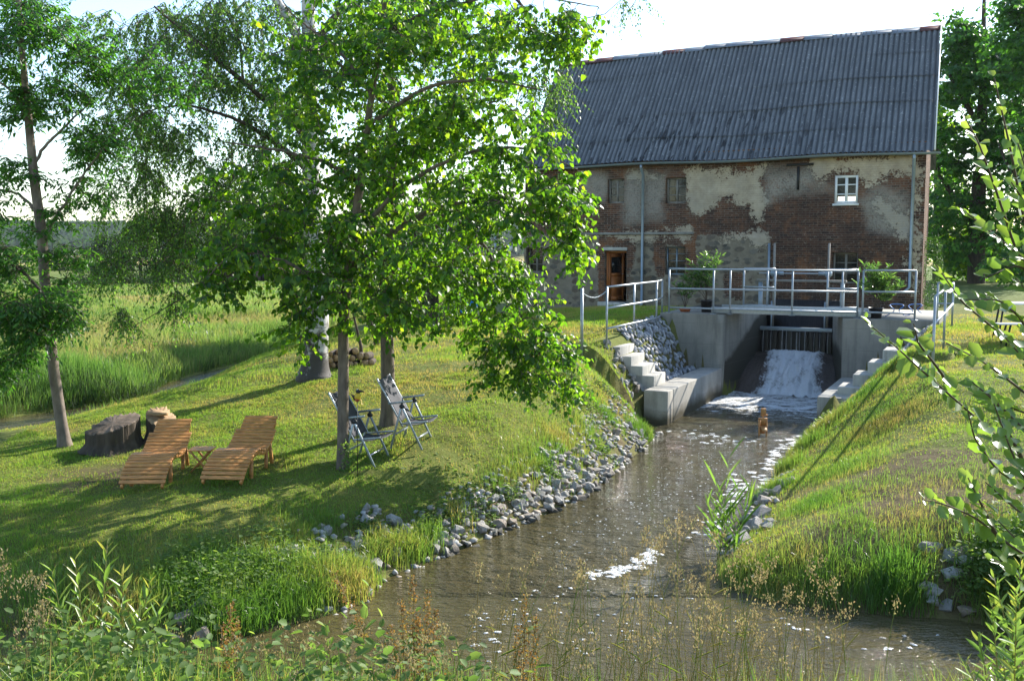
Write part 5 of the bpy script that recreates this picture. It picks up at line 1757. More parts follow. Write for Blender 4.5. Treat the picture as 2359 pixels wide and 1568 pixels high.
AP = dict(dens=2.3, len=.34, droop=.15, size=.10, shape=((.28, .17), (.62, .16)), sub=4, per=9, hang=.45, tilt=.35, gap=60, thin=.42, clear=.35, twig=.010)
YD = 16.4
tree('ash_tree', 'slender leaning ash with a bare grey trunk beside the wide stump',
     [(150, 1030, YD, .088), (135, 930, YD, .088), (120, 820, YD, .086), (104, 660, YD, .082), (96, 540, YD, .08), (80, 420, YD, .075), (66, 280, YD, .062), (54, 150, YD, .048), (42, 0, YD, .035), (35, -120, YD, .02)],
     [[(100, 570, YD, .03), (130, 500, YD, .026), (190, 410, YD, .02), (250, 330, YD, .012), (300, 280, YD, .006)], [(92, 500, YD, .03), (50, 450, YD, .022), (-10, 430, YD, .015)],
      [(66, 290, YD, .03), (20, 210, YD, .022), (-40, 170, YD, .012)], [(76, 380, YD, .03), (140, 300, YD, .02), (200, 240, YD, .01)], [(112, 730, YD, .024), (150, 690, YD, .016), (180, 670, YD, .008)]],
     [(50, 70, YD, 130, 100, 1.1, 70), (20, 220, YD, 80, 70, .7, 20), (130, 230, YD, 90, 60, .7, 24), (240, 340, YD, 100, 60, .7, 26), (190, 440, YD, 80, 40, .5, 10), (40, 400, YD, 60, 40, .5, 10), (150, 590, YD, 60, 30, .4, 8), (160, 660, YD, 45, 30, .4, 8), (150, 760, YD, 40, 30, .4, 6), (50, 530, YD, 60, 30, .5, 8), (120, 500, YD, 50, 30, .5, 6),
      (350, 200, YD + .5, 110, 90, .6, 28), (200, 130, YD, 70, 60, .6, 16)],
     AP, 'ash_bark', 'ash', 24)
YE = 15.2
tree('ash_tree', 'ash at the left edge reaching low leafy boughs into the picture',
     [(-110, 1080, YE, .14), (-105, 900, YE, .12), (-95, 700, YE, .10), (-85, 450, YE, .07), (-80, 200, YE, .03)],
     [[(-98, 560, YE, .045), (-20, 580, YE, .04), (40, 625, YE, .03), (100, 690, YE, .016), (130, 730, YE, .006)], [(-100, 640, YE, .03), (-20, 690, YE, .022), (50, 760, YE, .012)], [(-90, 520, YE, .03), (-20, 480, YE, .02), (20, 520, YE, .01)]],
     [(40, 690, YE, 100, 50, .7, 34), (30, 770, YE, 90, 60, .6, 30), (-20, 850, YE, 70, 50, .5, 16), (150, 720, YE, 40, 30, .3, 6), (10, 600, YE, 50, 40, .4, 12), (-40, 480, YE, 60, 60, .5, 12)],
     AP, 'dark_bark', 'ash', 25)

# trees near the mill
DP = dict(dens=2.4, len=1.15, droop=.2, size=.25, shape=LIND, sub=4, per=10, hang=.5, tilt=.6, gap=55, thin=.43, clear=.35, twig=.02, skip=.5)
YR = 58.
tree('shade_tree', 'big dark tree standing right of the mill with a black trunk',
     [(2248, 690, YR, .50), (2250, 560, YR, .44), (2255, 430, YR, .38), (2262, 280, YR, .28), (2265, 100, YR, .15), (2268, -40, YR, .06)],
     [[(2250, 520, YR, .2), (2190, 440, YR, .14), (2150, 380, YR, .06)], [(2256, 420, YR, .2), (2320, 340, YR, .14), (2380, 260, YR, .07)], [(2250, 560, YR, .16), (2330, 500, YR, .1), (2400, 470, YR, .05)], [(2262, 300, YR, .18), (2200, 200, YR, .1), (2160, 120, YR, .05)]],
     [(2240, 150, YR, 100, 110, 3., 74), (2330, 200, YR, 110, 140, 3., 74), (2190, 330, YR, 60, 70, 2., 24), (2300, 370, YR, 130, 90, 3., 60), (2200, 470, YR, 70, 50, 2., 20), (2340, 500, YR, 120, 70, 2.5, 40), (2440, 340, YR, 120, 200, 3., 50), (2200, 80, YR, 50, 50, 1.5, 14), (2180, 560, YR, 60, 40, 2., 12)],
     DP, 'dark_bark', 'ash', 31)
tree('shade_tree', 'second dark tree at the right edge behind the alder twigs',
     [(2400, 700, 52., .4), (2402, 500, 52., .34), (2410, 250, 52., .2), (2415, 0, 52., .06)], [[(2402, 520, 52., .2), (2330, 400, 52., .1), (2300, 330, 52., .04)]],
     [(2390, 100, 52, 110, 120, 3., 60), (2420, 330, 52, 100, 150, 3., 60), (2350, 30, 52, 60, 60, 1.5, 16), (2360, 590, 52, 80, 50, 2., 24)], DP, 'dark_bark', 'ash', 32)
tree('leafy_tree', 'lighter green tree glowing behind the mill corner',
     [(2160, 690, 62., .35), (2160, 500, 62., .25), (2160, 250, 62., .1)], [[(2160, 560, 62., .15), (2220, 450, 62., .08), (2260, 400, 62., .04)]],
     [(2165, 480, 62, 60, 130, 3., 60), (2240, 560, 62, 80, 80, 3., 40), (2320, 600, 62, 60, 60, 3., 20), (2160, 270, 62, 36, 80, 2., 14)], DP, 'dark_bark', 'linden', 33)
SPm = dict(len=.5, droop=.2, size=.11, shape=OVAL, sub=4, per=8, hang=.4, tilt=.6, gap=55, thin=.40, clear=.3, twig=.012)
YF = 30.
tree('shade_tree', 'twin stemmed dark tree on the lawn crest behind the lindens',
     [(990, 765, YF, .15), (988, 690, YF, .13), (984, 600, YF, .12), (985, 450, YF, .09), (990, 300, YF, .05)],
     [[(1000, 762, YF, .11), (1004, 690, YF, .10), (1020, 600, YF, .08), (1050, 480, YF, .04)], [(984, 600, YF, .06), (930, 500, YF, .04), (880, 420, YF, .02)]],
     [(1000, 520, YF, 120, 90, 1.6, 60), (1090, 540, YF, 80, 80, 1.4, 30), (1080, 420, YF, 110, 100, 1.6, 40), (940, 380, YF, 120, 110, 1.6, 40), (1060, 630, YF, 70, 40, 1., 18), (1130, 470, YF, 50, 90, 1., 16)],
     SPm, 'dark_bark', 'dark_leaf', 34)
for i, (lab, tk, bl) in enumerate([
        ('thin forked sapling on the crest left of the twin dark stems', [(972, 765, 29., .045), (966, 700, 29., .04), (955, 620, 29., .025)], [(950, 590, 29., 50, 50, .8, 16), (975, 680, 29, 20, 25, .4, 5)]),
        ('leaning dark sapling behind the log pile', [(868, 785, 24., .05), (850, 730, 24., .045), (822, 640, 24., .03)], [(810, 600, 24., 60, 50, .8, 18), (850, 690, 24, 30, 30, .5, 5)]),
        ('very thin slanting sapling between the two linden trunks', [(832, 800, 22.5, .028), (818, 740, 22.5, .024), (800, 670, 22.5, .016)], [(790, 640, 22.5, 50, 40, .6, 12)]),
        ('slim sapling standing upright near the left lounger lawn edge of the birch', [(893, 780, 25., .03), (900, 700, 25., .025), (905, 600, 25., .015)], [(905, 590, 25., 40, 50, .6, 10)])]):
    if i == 3: lab = 'slim upright sapling just right of the thicker linden trunk'
    tree('sapling', lab, tk, [], bl, SPm, 'dark_bark', 'dark_leaf', 40 + i)
m = MB(); p = ground_at(795, 1090)
P_ = ground_at(795, 1099)
# small climbing herb on the front linden
hb = MB(); r = np.random.default_rng(3); n = 150
zz = r.uniform(0, .52, n) ** 1.2
pp = np.stack([P_[0] + .01 + r.normal(size=n) * .05, np.full(n, YA) - .11 - r.uniform(0, .05, n), P_[2] + zz], 1)
hb.leaves(pp, np.stack([r.normal(size=n), -np.abs(r.normal(size=n)) * .6, r.normal(size=n) * .5 + .2], 1), np.stack([r.normal(size=n) * .4, -np.ones(n), np.ones(n)], 1), r.uniform(.025, .05, n), OVAL, tint=r.uniform(.3, 1, n))
hb.tube(np.stack([np.full(12, P_[0]) + .02 * np.sin(np.arange(12)), np.full(12, YA - .10), P_[2] + np.linspace(-.05, .5, 12)], 1), .006, 5)
tag(hb.build('climbing_plant', M['herb'], loc=P_), 'small pale climbing plant at the foot of the front linden', 'plant')
for px, py, lab in ((735, 600, 'pale globe lantern hanging among the linden leaves, upper one'), (729, 626, 'pale globe lantern hanging just below another in the linden')):
    q = at(px, py, Y=14.0)
    t = thing('globe_lantern', lab, 'lantern', q)
    m = MB(); m.ball(q, .032, 14, 9); m.build('globe', M['lamp_white'], t, smooth=True)
    m = MB(); m.tube([q + [0, 0, .03], q + [0, 0, .3]], .003, 4); m.build('cord', M['dark'], t)

# ------------------------------------------------------------------ far: trees, hedge, barn, hills
def far_tree(name, label, px, base_py, top_py, wpx, Y, seed, conifer=False, mat='far_leaf', n=500, group=None, trunk=True):
    r = np.random.default_rng(seed)
    b = at(px, base_py, Y=Y); b[2] = min(b[2], float(hz(np.array([b[0]]), np.array([Y]))[0]) + .2)
    h = at(px, top_py, Y=Y)[2] - b[2]; w = wpx / F * Y / 2
    t = thing(name, label, 'tree' if trunk else 'bush', b, group=group)
    if trunk:
        m = MB(); m.tube([b - [0, 0, .3], b + [0, 0, h * .5], b + [0, 0, h * .9]], [h * .025 + .05, h * .016, .02], 8); m.build('trunk', M['dark_bark'], t)
    f = r.uniform(.04 if not trunk else .12, 1, n)
    an = r.uniform(0, 6.28, n)
    prof = (1.02 - f) ** .8 * 1.1 if conifer else np.sqrt(np.clip(1 - ((f - .52) / .52) ** 2, 0, 1))
    lob = .72 + .55 * fbm(an * 1.2 + 3, f * 4, seed, 2)
    rad = w * prof * lob * r.uniform(.35, 1, n) ** .45
    P_ = b + np.stack([np.cos(an) * rad, np.sin(an) * rad, f * h], 1)
    A_ = np.stack([np.cos(an), np.sin(an), r.normal(size=n) * .5 - (.5 if conifer else 0)], 1) + r.normal(size=(n, 3)) * .5
    N_ = np.stack([np.cos(an) * .5, np.sin(an) * .5, np.ones(n)], 1) + r.normal(size=(n, 3)) * .5
    m = MB()
    # each clump is a handful of leaf faces
    for q in range(5):
        m.leaves(P_ + r.normal(size=(n, 3)) * w * .09, A_ + r.normal(size=(n, 3)) * .7, N_ + r.normal(size=(n, 3)) * .6, w * r.uniform(.05, .13, n), OVAL, tint=np.clip(r.normal(.45, .25, n), 0, 1))
    m.build('crown', M[mat], t)
    return t


G_far = 'trees in the row beyond the meadow'
spec = [(258, 648, 545, 100, 88, False), (325, 650, 500, 110, 95, True), (395, 652, 480, 110, 92, True), (455, 652, 500, 110, 98, False), (520, 655, 520, 110, 104, True), (600, 655, 470, 170, 112, False), (690, 655, 490, 150, 112, False), (780, 655, 500, 150, 100, False), (860, 650, 520, 130, 96, False), (940, 650, 470, 150, 92, False)]
for i, (px, bp, tp, w_, Y_, con) in enumerate(spec):
    lab = ['round green tree at the left end of the dark tree row beyond the meadow', 'dark pointed conifer beyond the meadow, next to the round green tree', 'tallest dark conifer beyond the meadow left of the barn', 'broad dark tree beyond the meadow close to the barn', 'dark conifer rising just behind the left roof of the barn',
           'broad tree behind the main barn roof', 'broad tree behind the right end of the barn', 'tree beyond the meadow seen past the birch trunk', 'tree beyond the meadow between the birch and linden trunks', 'tree beyond the meadow hidden behind the twin dark stems'][i]
    far_tree('conifer_tree' if con else 'broadleaf_tree', lab, px, bp, tp, w_, Y_, 60 + i, con, n=900, group=G_far)
for i, (px, bp, tp, w_, Y_, lab) in enumerate([(150, 650, 596, 90, 130, 'low pale green bush tree left of the utility pole'), (205, 652, 604, 60, 120, 'rounded bush tree around the utility pole'), (60, 655, 575, 110, 110, 'yellow green tree far left beyond the brook'), (-30, 655, 560, 110, 105, 'green tree at the left edge beyond the brook')]):
    far_tree('broadleaf_tree', lab, px, bp, tp, w_, Y_, 80 + i, mat='linden' if i == 2 else 'far_leaf', n=600)
for i, (px, w_, h_) in enumerate([(215, 60, 22), (265, 60, 26), (318, 56, 20), (372, 60, 18), (425, 70, 24), (470, 50, 20), (700, 60, 22), (770, 60, 26)]):
    lab = ['low bush by the utility pole at the far meadow edge', 'whitish flowering low bush at the far meadow edge', 'low bush under the round green tree', 'low bush under the dark conifers', 'yellowish bush in front of the tallest conifer', 'low bush at the left end of the barn', 'low bush right of the barn', 'low bush seen past the birch trunk'][i]
    far_tree('bush', lab, px, 662, 662 - h_ - 8, w_ + 16, 84 + i % 3, 90 + i, n=350, trunk=False, mat='far_leaf', group='bushes along the far meadow edge')
far_tree('rose_bush', 'dark rose bush growing at the right corner of the mill', 2142, 728, 545, 56, 35.5, 120, n=700, trunk=False, mat='dark_leaf')
# barn
Yb = 90.
z0 = float(hz(np.array([at(560, 655, Y=Yb)[0]]), np.array([Yb]))[0]) - .1
bt = thing('barn', 'weathered timber barn with pale tin roof beyond the meadow', 'barn', (at(560, 655, Y=Yb)[0], Yb, z0))
bx = lambda px: at(px, 600, Y=Yb)[0]
bz = lambda py: at(560, py, Y=Yb)[2]
m = MB(); m.box(bx(470), bx(632), Yb, Yb + 6, z0, bz(604)); m.build('wall', M['old_wood'], bt)
m = MB(); m.box(bx(455), bx(520), Yb - 1.5, Yb - .02, z0, bz(612)); m.build('lean_to', M['old_wood'], bt)
m = MB(); a = (bx(445), bx(555)); m.hexa([[a[0], Yb - 2, bz(608)], [a[1], Yb - 2, bz(606)], [a[1], Yb + 1, bz(597)], [a[0], Yb + 1, bz(600)], [a[0], Yb - 2, bz(606)], [a[1], Yb - 2, bz(604)], [a[1], Yb + 1, bz(595)], [a[0], Yb + 1, bz(598)]]); m.build('lean_to_roof', M['steel'], bt)
m = MB(); a = (bx(555), bx(640)); m.hexa([[a[0], Yb - 1, bz(601)], [a[1], Yb - 1, bz(597)], [a[1], Yb + 6, bz(580)], [a[0], Yb + 6, bz(582)], [a[0], Yb - 1, bz(599)], [a[1], Yb - 1, bz(595)], [a[1], Yb + 6, bz(577)], [a[0], Yb + 6, bz(580)]]); m.build('roof', M['steel'], bt)
m = MB(); m.box(bx(600), bx(618), Yb - .1, Yb - .02, z0, bz(622)); m.build('door', M['timber_wet'], bt)
m = MB(); m.box(bx(634), bx(690), Yb - 1, Yb + 3, bz(625), bz(620)); m.build('shed_roof', M['rust'], bt)
m = MB()
for px in (640, 665, 686): m.bar([bx(px), Yb - .5, z0 - .2], [bx(px), Yb - .5, bz(624)], .12, .12, up=(0, 1, 0))
m.build('shed_posts', M['old_wood'], bt)
p = at(217, 652, Y=100.); p[2] = hzf(p)
m = MB(); m.tube([p, [p[0], p[1], at(217, 590, Y=100.)[2]]], [.12, .09], 8); m.tube([[p[0] - .5, p[1], at(217, 592, Y=100.)[2]], [p[0] + .5, p[1], at(217, 592, Y=100.)[2]]], .05, 6)
tag(m.build('utility_pole', M['old_wood'], loc=p), 'grey wooden utility pole beyond the meadow', 'pole')
# far wooded ridge
r = np.random.default_rng(70)
n = 5200
x = r.uniform(-760, 420, n); y = 820 + r.uniform(0, 1, n) ** .8 * 420
z = hz(x, y, False)
m = MB()
for q in range(4):
    hgt = r.uniform(8, 15, n)
    PP = np.stack([x + r.normal(size=n) * 4, y + r.normal(size=n) * 4, z + r.uniform(1, 1, n) * 2], 1)
    m.leaves(PP, np.stack([r.normal(size=n) * .3, r.normal(size=n) * .3, np.ones(n)], 1), np.stack([r.normal(size=n) * .6, -np.ones(n), r.normal(size=n) * .3], 1), hgt, OVAL, tint=np.clip(r.normal(.35, .2, n), 0, 1))
tag(m.build('far_woods', M['far_leaf'], loc=(-200, 900, 0)), 'distant bluish wooded ridge at the far left', 'woods', kind='stuff')

# ------------------------------------------------------------------ grass and low plants
def scatter(x0, x1, y0, y1, n):
    return np.stack([rng.uniform(x0, x1, n), rng.uniform(y0, y1, n)], 1)


def in_view(P, pad=.5):
    return (np.abs(P[:, 0]) < P[:, 1] * .52 + pad)


def put(P):
    return np.concatenate([P, hz(P[:, 0], P[:, 1])[:, None]], 1)


def lean(n, s):
    a = rng.uniform(0, 6.28, n)
    return np.stack([np.cos(a), np.sin(a)], 1) * (rng.uniform(0, 1, n) * s)[:, None]


def solids(P):
    """False inside concrete, stairs and the mill"""
    u, n = inW(P[:, 0], P[:, 1])
    bad = (n > -4.75) & (n < 5) & (u > -.66) & (u < 3.75)
    bad |= (n > -.05) & (n < 4.3) & (u > -1.7) & (u < 5.15)
    bad |= (n > -4.15) & (n < -3.0) & (u > -1.75) & (u < -.5)
    bad |= (n > -3.3) & (n < -.0) & (u > -1.68) & (u < -.5)
    bad |= (n > -2.6) & (n < -.0) & (u > 3.6) & (u < 4.9)
    d = P - MO[:2]
    lx, ly = d @ MEX, d @ MEY
    bad |= (ly > -.1) & (ly < DEP + .5) & (lx < .3) & (lx > X0 - .3)
    return ~bad


BC = np.array([at(x, y, z=0)[:2] for x, y in [(-500, 1010), (-100, 1000), (60, 985), (200, 955), (340, 935), (400, 895), (480, 876), (560, 847), (640, 828), (690, 815)]] + [[-5.0, 41.], [-2., 47.], [3, 60.]])
BC = BC[np.argsort(BC[:, 0])]


def brook_y(x):
    return np.interp(x, BC[:, 0], BC[:, 1])


# short lawn
P = np.concatenate([scatter(-8.5, 3.4, 9.5, 20, 330000), scatter(-12, 4, 18, 36, 230000), scatter(2.4, 12, 10, 24, 190000), scatter(-1, 17, 22, 36, 70000)])
P = P[in_view(P) & solids(P)]
sr, sb = sdist(RIVER, P), sdist(BROOK, P)
ba = fbm(P[:, 0] * .9, P[:, 1] * .9, 50, 4)
keep = (sr > .25) & (sb > .3) & (P[:, 1] > 9) & (P[:, 1] < brook_y(P[:, 0])) & (rng.uniform(0, 1, len(P)) < np.clip((ba - .30) * 6, .12, 1))
sp_ = at(262, 1035, z=.62); keep &= np.hypot(P[:, 0] - sp_[0], (P[:, 1] - sp_[1])) > .55 * rng.uniform(.8, 1.3, len(P))
keep &= rng.uniform(0, 1, len(P)) > bare_amt(P) * 1.25 * fbm(P[:, 0] * 2, P[:, 1] * 2, 55, 3) * 2
P = P[keep]; ba = ba[keep]; sr = sr[keep]
tall = fbm(P[:, 0] * 2.3, P[:, 1] * 2.3, 51, 3)
hgt = (.022 + .075 * np.clip(tall - .3, 0, 1) ** 1.2) * rng.uniform(.6, 1.4, len(P)) * (1 + .8 * (P[:, 1] > 20))
mow = np.clip((P[:, 1] > 15) * .0 + 1, 0, 1)
tint = np.clip((ba - .28) * 1.5 + rng.normal(0, .2, len(P)) + .12 - .16 * np.clip((P[:, 1] - 14) / 4, 0, 1), 0, 1)
g = MB(); g.blades(put(P), hgt, .007 + .0003 * P[:, 1], lean(len(P), .035), tint, 1)
tag(g.build('lawn_grass', M['lawn']), 'short mown sunlit lawn grass around the loungers and chairs', 'grass', kind='stuff')

# longer grass on the banks
def clump(px, py, rx, n, h, w=.008, z=None, gap=1.):
    c = ground_at(px, py)
    q = rng.normal(size=(n, 2)) * rx * .5 + c[:2]
    return q, np.full(n, h)


PB, HB = [], []
def addc(L):
    for (px, py, r_, n, h) in L:
        q, h_ = clump(px, py, r_, n, h); PB.append(q); HB.append(h_ * rng.uniform(.5, 1.15, n))


addc([(1240, 1080, .45, 1500, .20), (1190, 1100, .4, 900, .18), (1150, 1120, .35, 600, .15), (1320, 1040, .4, 900, .20), (1270, 1010, .5, 1200, .18), (1360, 1010, .5, 1100, .22), (1400, 960, .3, 400, .2),
      (1490, 1005, .22, 700, .28), (1455, 985, .2, 350, .22), (1510, 985, .15, 300, .25), (1330, 1080, .15, 250, .18), (1290, 1110, .25, 400, .17),
      (900, 1280, .30, 1100, .26), (955, 1270, .25, 800, .26), (990, 1240, .2, 400, .24), (870, 1290, .2, 500, .24), (1060, 1210, .22, 320, .26), (1075, 1190, .15, 200, .3),
      (780, 1350, .35, 2200, .30), (720, 1370, .35, 1600, .26), (830, 1330, .25, 1000, .26), (640, 1400, .4, 1500, .24), (550, 1430, .35, 1100, .26), (500, 1440, .3, 800, .28), (660, 1220, .4, 600, .16), (560, 1350, .5, 1300, .26), (480, 1340, .5, 1100, .24), (620, 1320, .4, 900, .24), (690, 1330, .3, 600, .26), (760, 1215, .3, 450, .15),
      (450, 1290, .6, 1200, .18), (560, 1280, .5, 900, .16), (400, 1350, .5, 1100, .24), (300, 1400, .6, 1100, .26), (150, 1380, .7, 1200, .26)])
# right bank
addc([(1985, 912, .25, 500, .16), (2015, 888, .25, 500, .18), (2050, 862, .25, 500, .18), (2088, 838, .25, 500, .16), (1800, 1085, .35, 1000, .24), (1840, 1040, .4, 1300, .24), (1880, 1000, .35, 1300, .24), (1920, 965, .35, 900, .2), (1780, 1130, .3, 700, .22), (1900, 950, .2, 500, .22),
      (1950, 1080, .7, 2200, .13), (2000, 1000, .7, 2200, .12), (2070, 950, .7, 1800, .12), (2050, 880, .6, 1300, .14), (2120, 870, .6, 900, .1), (1880, 1160, .6, 1600, .14), (2040, 850, .3, 600, .16),
      (1760, 1330, .4, 800, .17), (1850, 1360, .45, 900, .18), (1950, 1375, .5, 1100, .22), (2050, 1385, .4, 900, .26), (2080, 1370, .3, 500, .34), (1700, 1310, .3, 600, .18), (1800, 1280, .5, 600, .12), (1930, 1280, .6, 600, .12), (2060, 1260, .5, 400, .12),
      (2330, 1380, .4, 1300, .34), (2300, 1330, .4, 900, .28), (2290, 1250, .4, 700, .2), (2359, 1300, .4, 900, .3), (2100, 1290, .4, 500, .2), (2150, 1210, .6, 900, .12), (1960, 1210, .5, 800, .12), (2050, 1120, .8, 1200, .09), (2250, 1100, .8, 1300, .10)])
Q = np.concatenate(PB); Hh = np.concatenate(HB)
extra = np.concatenate([scatter(-6, 3.3, 9.8, 19, 40000), scatter(2.5, 8.5, 10, 23, 60000)])
se = sdist(RIVER, extra)
extra = extra[(se > .1) & (se < 1.9) & in_view(extra) & (rng.uniform(0, 1, len(extra)) < np.clip((fbm(extra[:, 0] * 1.7, extra[:, 1] * 1.7, 60, 3) - .38) * 5, 0, 1))]
Q = np.concatenate([Q, extra]); Hh = np.concatenate([Hh, rng.uniform(.03, .10, len(extra))])
sq = sdist(RIVER, Q)
stony = (Q[:, 0] > -.7) & (Q[:, 0] < 2.0) & (Q[:, 1] > 11.5) & (Q[:, 1] < 18.5) & (sq < .5)
ok = (sq > -.04) & solids(Q) & ~(stony & (rng.uniform(0, 1, len(Q)) < .8))
Q, Hh = Q[ok], Hh[ok]
b_ = fbm(Q[:, 0] * 1.2, Q[:, 1] * 1.2, 61, 3)
dry = np.clip((Q[:, 0] > 4.2) & (Q[:, 1] < 14.5) & (Hh < .17), 0, 1) * .32
g = MB(); g.blades(put(Q), Hh, np.clip(Hh * .03, .004, .010), lean(len(Q), 1.) * (Hh * .75)[:, None], np.clip(.55 + (b_ - .5) * 1.6 + rng.normal(0, .16, len(Q)) - dry, 0, 1), 2)
tag(g.build('bank_grass', M['bank']), 'longer tufted grass on both stream banks', 'grass', kind='stuff')

# low broad-leaved weeds on the banks
def weeds(L, name, label, size, seed):
    r = np.random.default_rng(seed)
    m = MB()
    for (px, py, rr_, n, h) in L:
        c = ground_at(px, py)
        q = r.normal(size=(n, 2)) * rr_ * .5 + c[:2]
        q = q[sdist(RIVER, q) > .0]
        n_ = len(q)
        p = put(q); p[:, 2] += h * r.uniform(.1, 1, n_)
        a = r.uniform(0, 6.28, n_)
        m.leaves(p, np.stack([np.cos(a), np.sin(a), r.uniform(-.4, .6, n_)], 1), np.stack([r.normal(size=n_) * .4, r.normal(size=n_) * .4, np.ones(n_)], 1), size * r.uniform(.5, 1.2, n_), OVAL, tint=np.clip(r.normal(.5, .25, n_), 0, 1))
    return tag(m.build(name, M['herb']), label, 'weeds', kind='stuff')


weeds([(470, 1300, .5, 420, .22), (420, 1330, .5, 400, .25), (600, 1330, .45, 420, .30), (540, 1370, .5, 420, .3), (690, 1310, .3, 200, .22), (480, 1420, .35, 300, .3), (750, 1300, .25, 300, .2), (620, 1250, .25, 250, .2), (860, 1215, .3, 260, .08), (1000, 1215, .3, 300, .12), (1040, 1200, .25, 260, .16),
       (1110, 1180, .3, 300, .12), (1180, 1150, .2, 200, .14), (1270, 1095, .2, 200, .14), (1385, 1040, .2, 200, .12), (1000, 1130, .9, 350, .03), (1080, 1130, .6, 280, .03), (1310, 870, .5, 700, .08), (1350, 930, .4, 500, .08), (1300, 940, .6, 500, .05), (1400, 900, .3, 300, .1)],
      'bank_weeds', 'low broad leaved weeds spilling over the left bank stones', .055, 1)
weeds([(2300, 1400, .4, 700, .4), (2340, 1350, .4, 700, .45), (2270, 1320, .4, 400, .25), (2359, 1250, .5, 500, .3), (1880, 985, .3, 300, .15), (1830, 1040, .3, 260, .12)], 'bank_weeds', 'low leafy weeds at the right edge of the right bank', .06, 2)

P = scatter(-8, 3, 10, 24, 26000); P = P[(sdist(RIVER, P) > .4) & (sdist(BROOK, P) > .4) & in_view(P) & solids(P)]
P = P[rng.uniform(0, 1, len(P)) < np.clip((fbm(P[:, 0] * 1.3, P[:, 1] * 1.3, 130, 3) - .5) * 6, 0, .9)]
n_ = len(P); p = put(P); p[:, 2] += rng.uniform(.015, .05, n_); a = rng.uniform(0, 6.28, n_)
g = MB(); g.leaves(p, np.stack([np.cos(a), np.sin(a), rng.uniform(-.1, .5, n_)], 1), np.stack([rng.normal(0, .3, n_), rng.normal(0, .3, n_), np.ones(n_)], 1), rng.uniform(.018, .045, n_), OVAL, tint=rng.uniform(.2, .9, n_))
tag(g.build('lawn_clover', M['herb']), 'patches of clover and small weeds in the lawn', 'clover', kind='stuff')

# meadow beyond the brook
P = np.concatenate([scatter(-16, 1, 22, 42, 120000), scatter(-26, 2, 40, 60, 70000), scatter(-50, 2, 58, 88, 50000)])
sb, sr = sdist(BROOK, P), sdist(RIVER, P)
mead = (P[:, 1] > brook_y(P[:, 0])) & (sb > .05) & in_view(P, 1) & solids(P)
P = P[mead]
d_ = fbm(P[:, 0] * .35, P[:, 1] * .35, 71, 3); d2 = fbm(P[:, 0] * .12, P[:, 1] * .12, 72, 2)
hgt = (.24 + .36 * d_) * rng.uniform(.6, 1.2, len(P)) * np.where(P[:, 1] > 58, .6, 1) * np.clip(1.15 - (P[:, 1] - 22) / 160, .6, 1.1)
near = sdist(BROOK, P)
g = MB(); g.blades(put(P), hgt, .008 + .0009 * (P[:, 1] - 20), lean(len(P), .3), np.clip(.42 + (d_ - .5) * 1.1 + (d2 - .5) * .8 + rng.normal(0, .2, len(P)) + .3 * (near < 1.5) + .15 * (P[:, 1] > 60), 0, 1), 2)
tag(g.build('meadow_grass', M['meadow']), 'tall pale hay meadow grass beyond the brook', 'grass', kind='stuff')
# dense reeds at the brook, tree shade put into their dark colour
P = np.concatenate([scatter(-12.5, -6, 20, 30, 60000), scatter(-9.5, -3.5, 26, 36, 20000)])
sb = sdist(BROOK, P)
P = P[(sb > -.05) & (sb < 1.6) & (P[:, 0] < -9.2) & (P[:, 1] > brook_y(P[:, 0])) & in_view(P, 1) & (rng.uniform(0, 1, len(P)) < np.clip((fbm(P[:, 0] * .8, P[:, 1] * .8, 81, 2) - .3) * 5, 0, 1))]
g = MB(); g.blades(put(P), rng.uniform(.15, .5, len(P)), .012, lean(len(P), .5), np.clip(rng.normal(.8, .15, len(P)), 0, 1), 2)
tag(g.build('brook_reeds', M['sedge']), 'dense green sedge along the brook behind the ash tree', 'sedge', kind='stuff')
P = scatter(-9, -3, 18.5, 25, 9000); sb = sdist(BROOK, P)
P = P[(sb > -.1) & (sb < .9)]
g = MB(); g.blades(put(P), rng.uniform(.1, .35, len(P)), .012, lean(len(P), .15), np.clip(rng.normal(.75, .15, len(P)), 0, 1), 2)
tag(g.build('brook_edge_grass', M['bank']), 'green grass fringe on the lawn side of the brook', 'grass', kind='stuff')

# ------------------------------------------------------------------ foreground
def fg_base(px, Y):
    x = at(px, 1400, Y=Y)[0]
    return np.array([x, Y, hzf((x, Y))])


def px_to(px, py, Y):
    return at(px, py, Y=Y)


# low dense foreground grass
xs_ = rng.uniform(-3.4, 3.2, 26000); yy = rng.uniform(3.7, 6.6, 26000)
P = np.stack([xs_, yy], 1); P = P[in_view(P, .2)]
dens = np.where(P[:, 0] < -.2, 1., .42) * np.clip((fbm(P[:, 0] * 2.2, P[:, 1] * 2.2, 90, 2) - .25) * 3.5, .1, 1)
P = P[(rng.uniform(0, 1, len(P)) < dens) & (sdist(RIVER, P) > .3)]
B_ = put(P)
top = H - (1.0 * (1535 - 560) / F) * P[:, 1] * 1.02
hgt = np.clip(top - B_[:, 2], .12, .75) * rng.uniform(.25, 1.12, len(P)) * np.where(P[:, 0] < -1.2, 1.15, 1)
g = MB(); g.blades(B_, hgt, rng.uniform(.004, .009, len(P)), lean(len(P), .32), np.clip(rng.normal(.5, .28, len(P)), 0, 1), 2)
tag(g.build('foreground_grass', M['bank']), 'rank mixed grass on the near bank along the bottom edge', 'grass', kind='stuff')

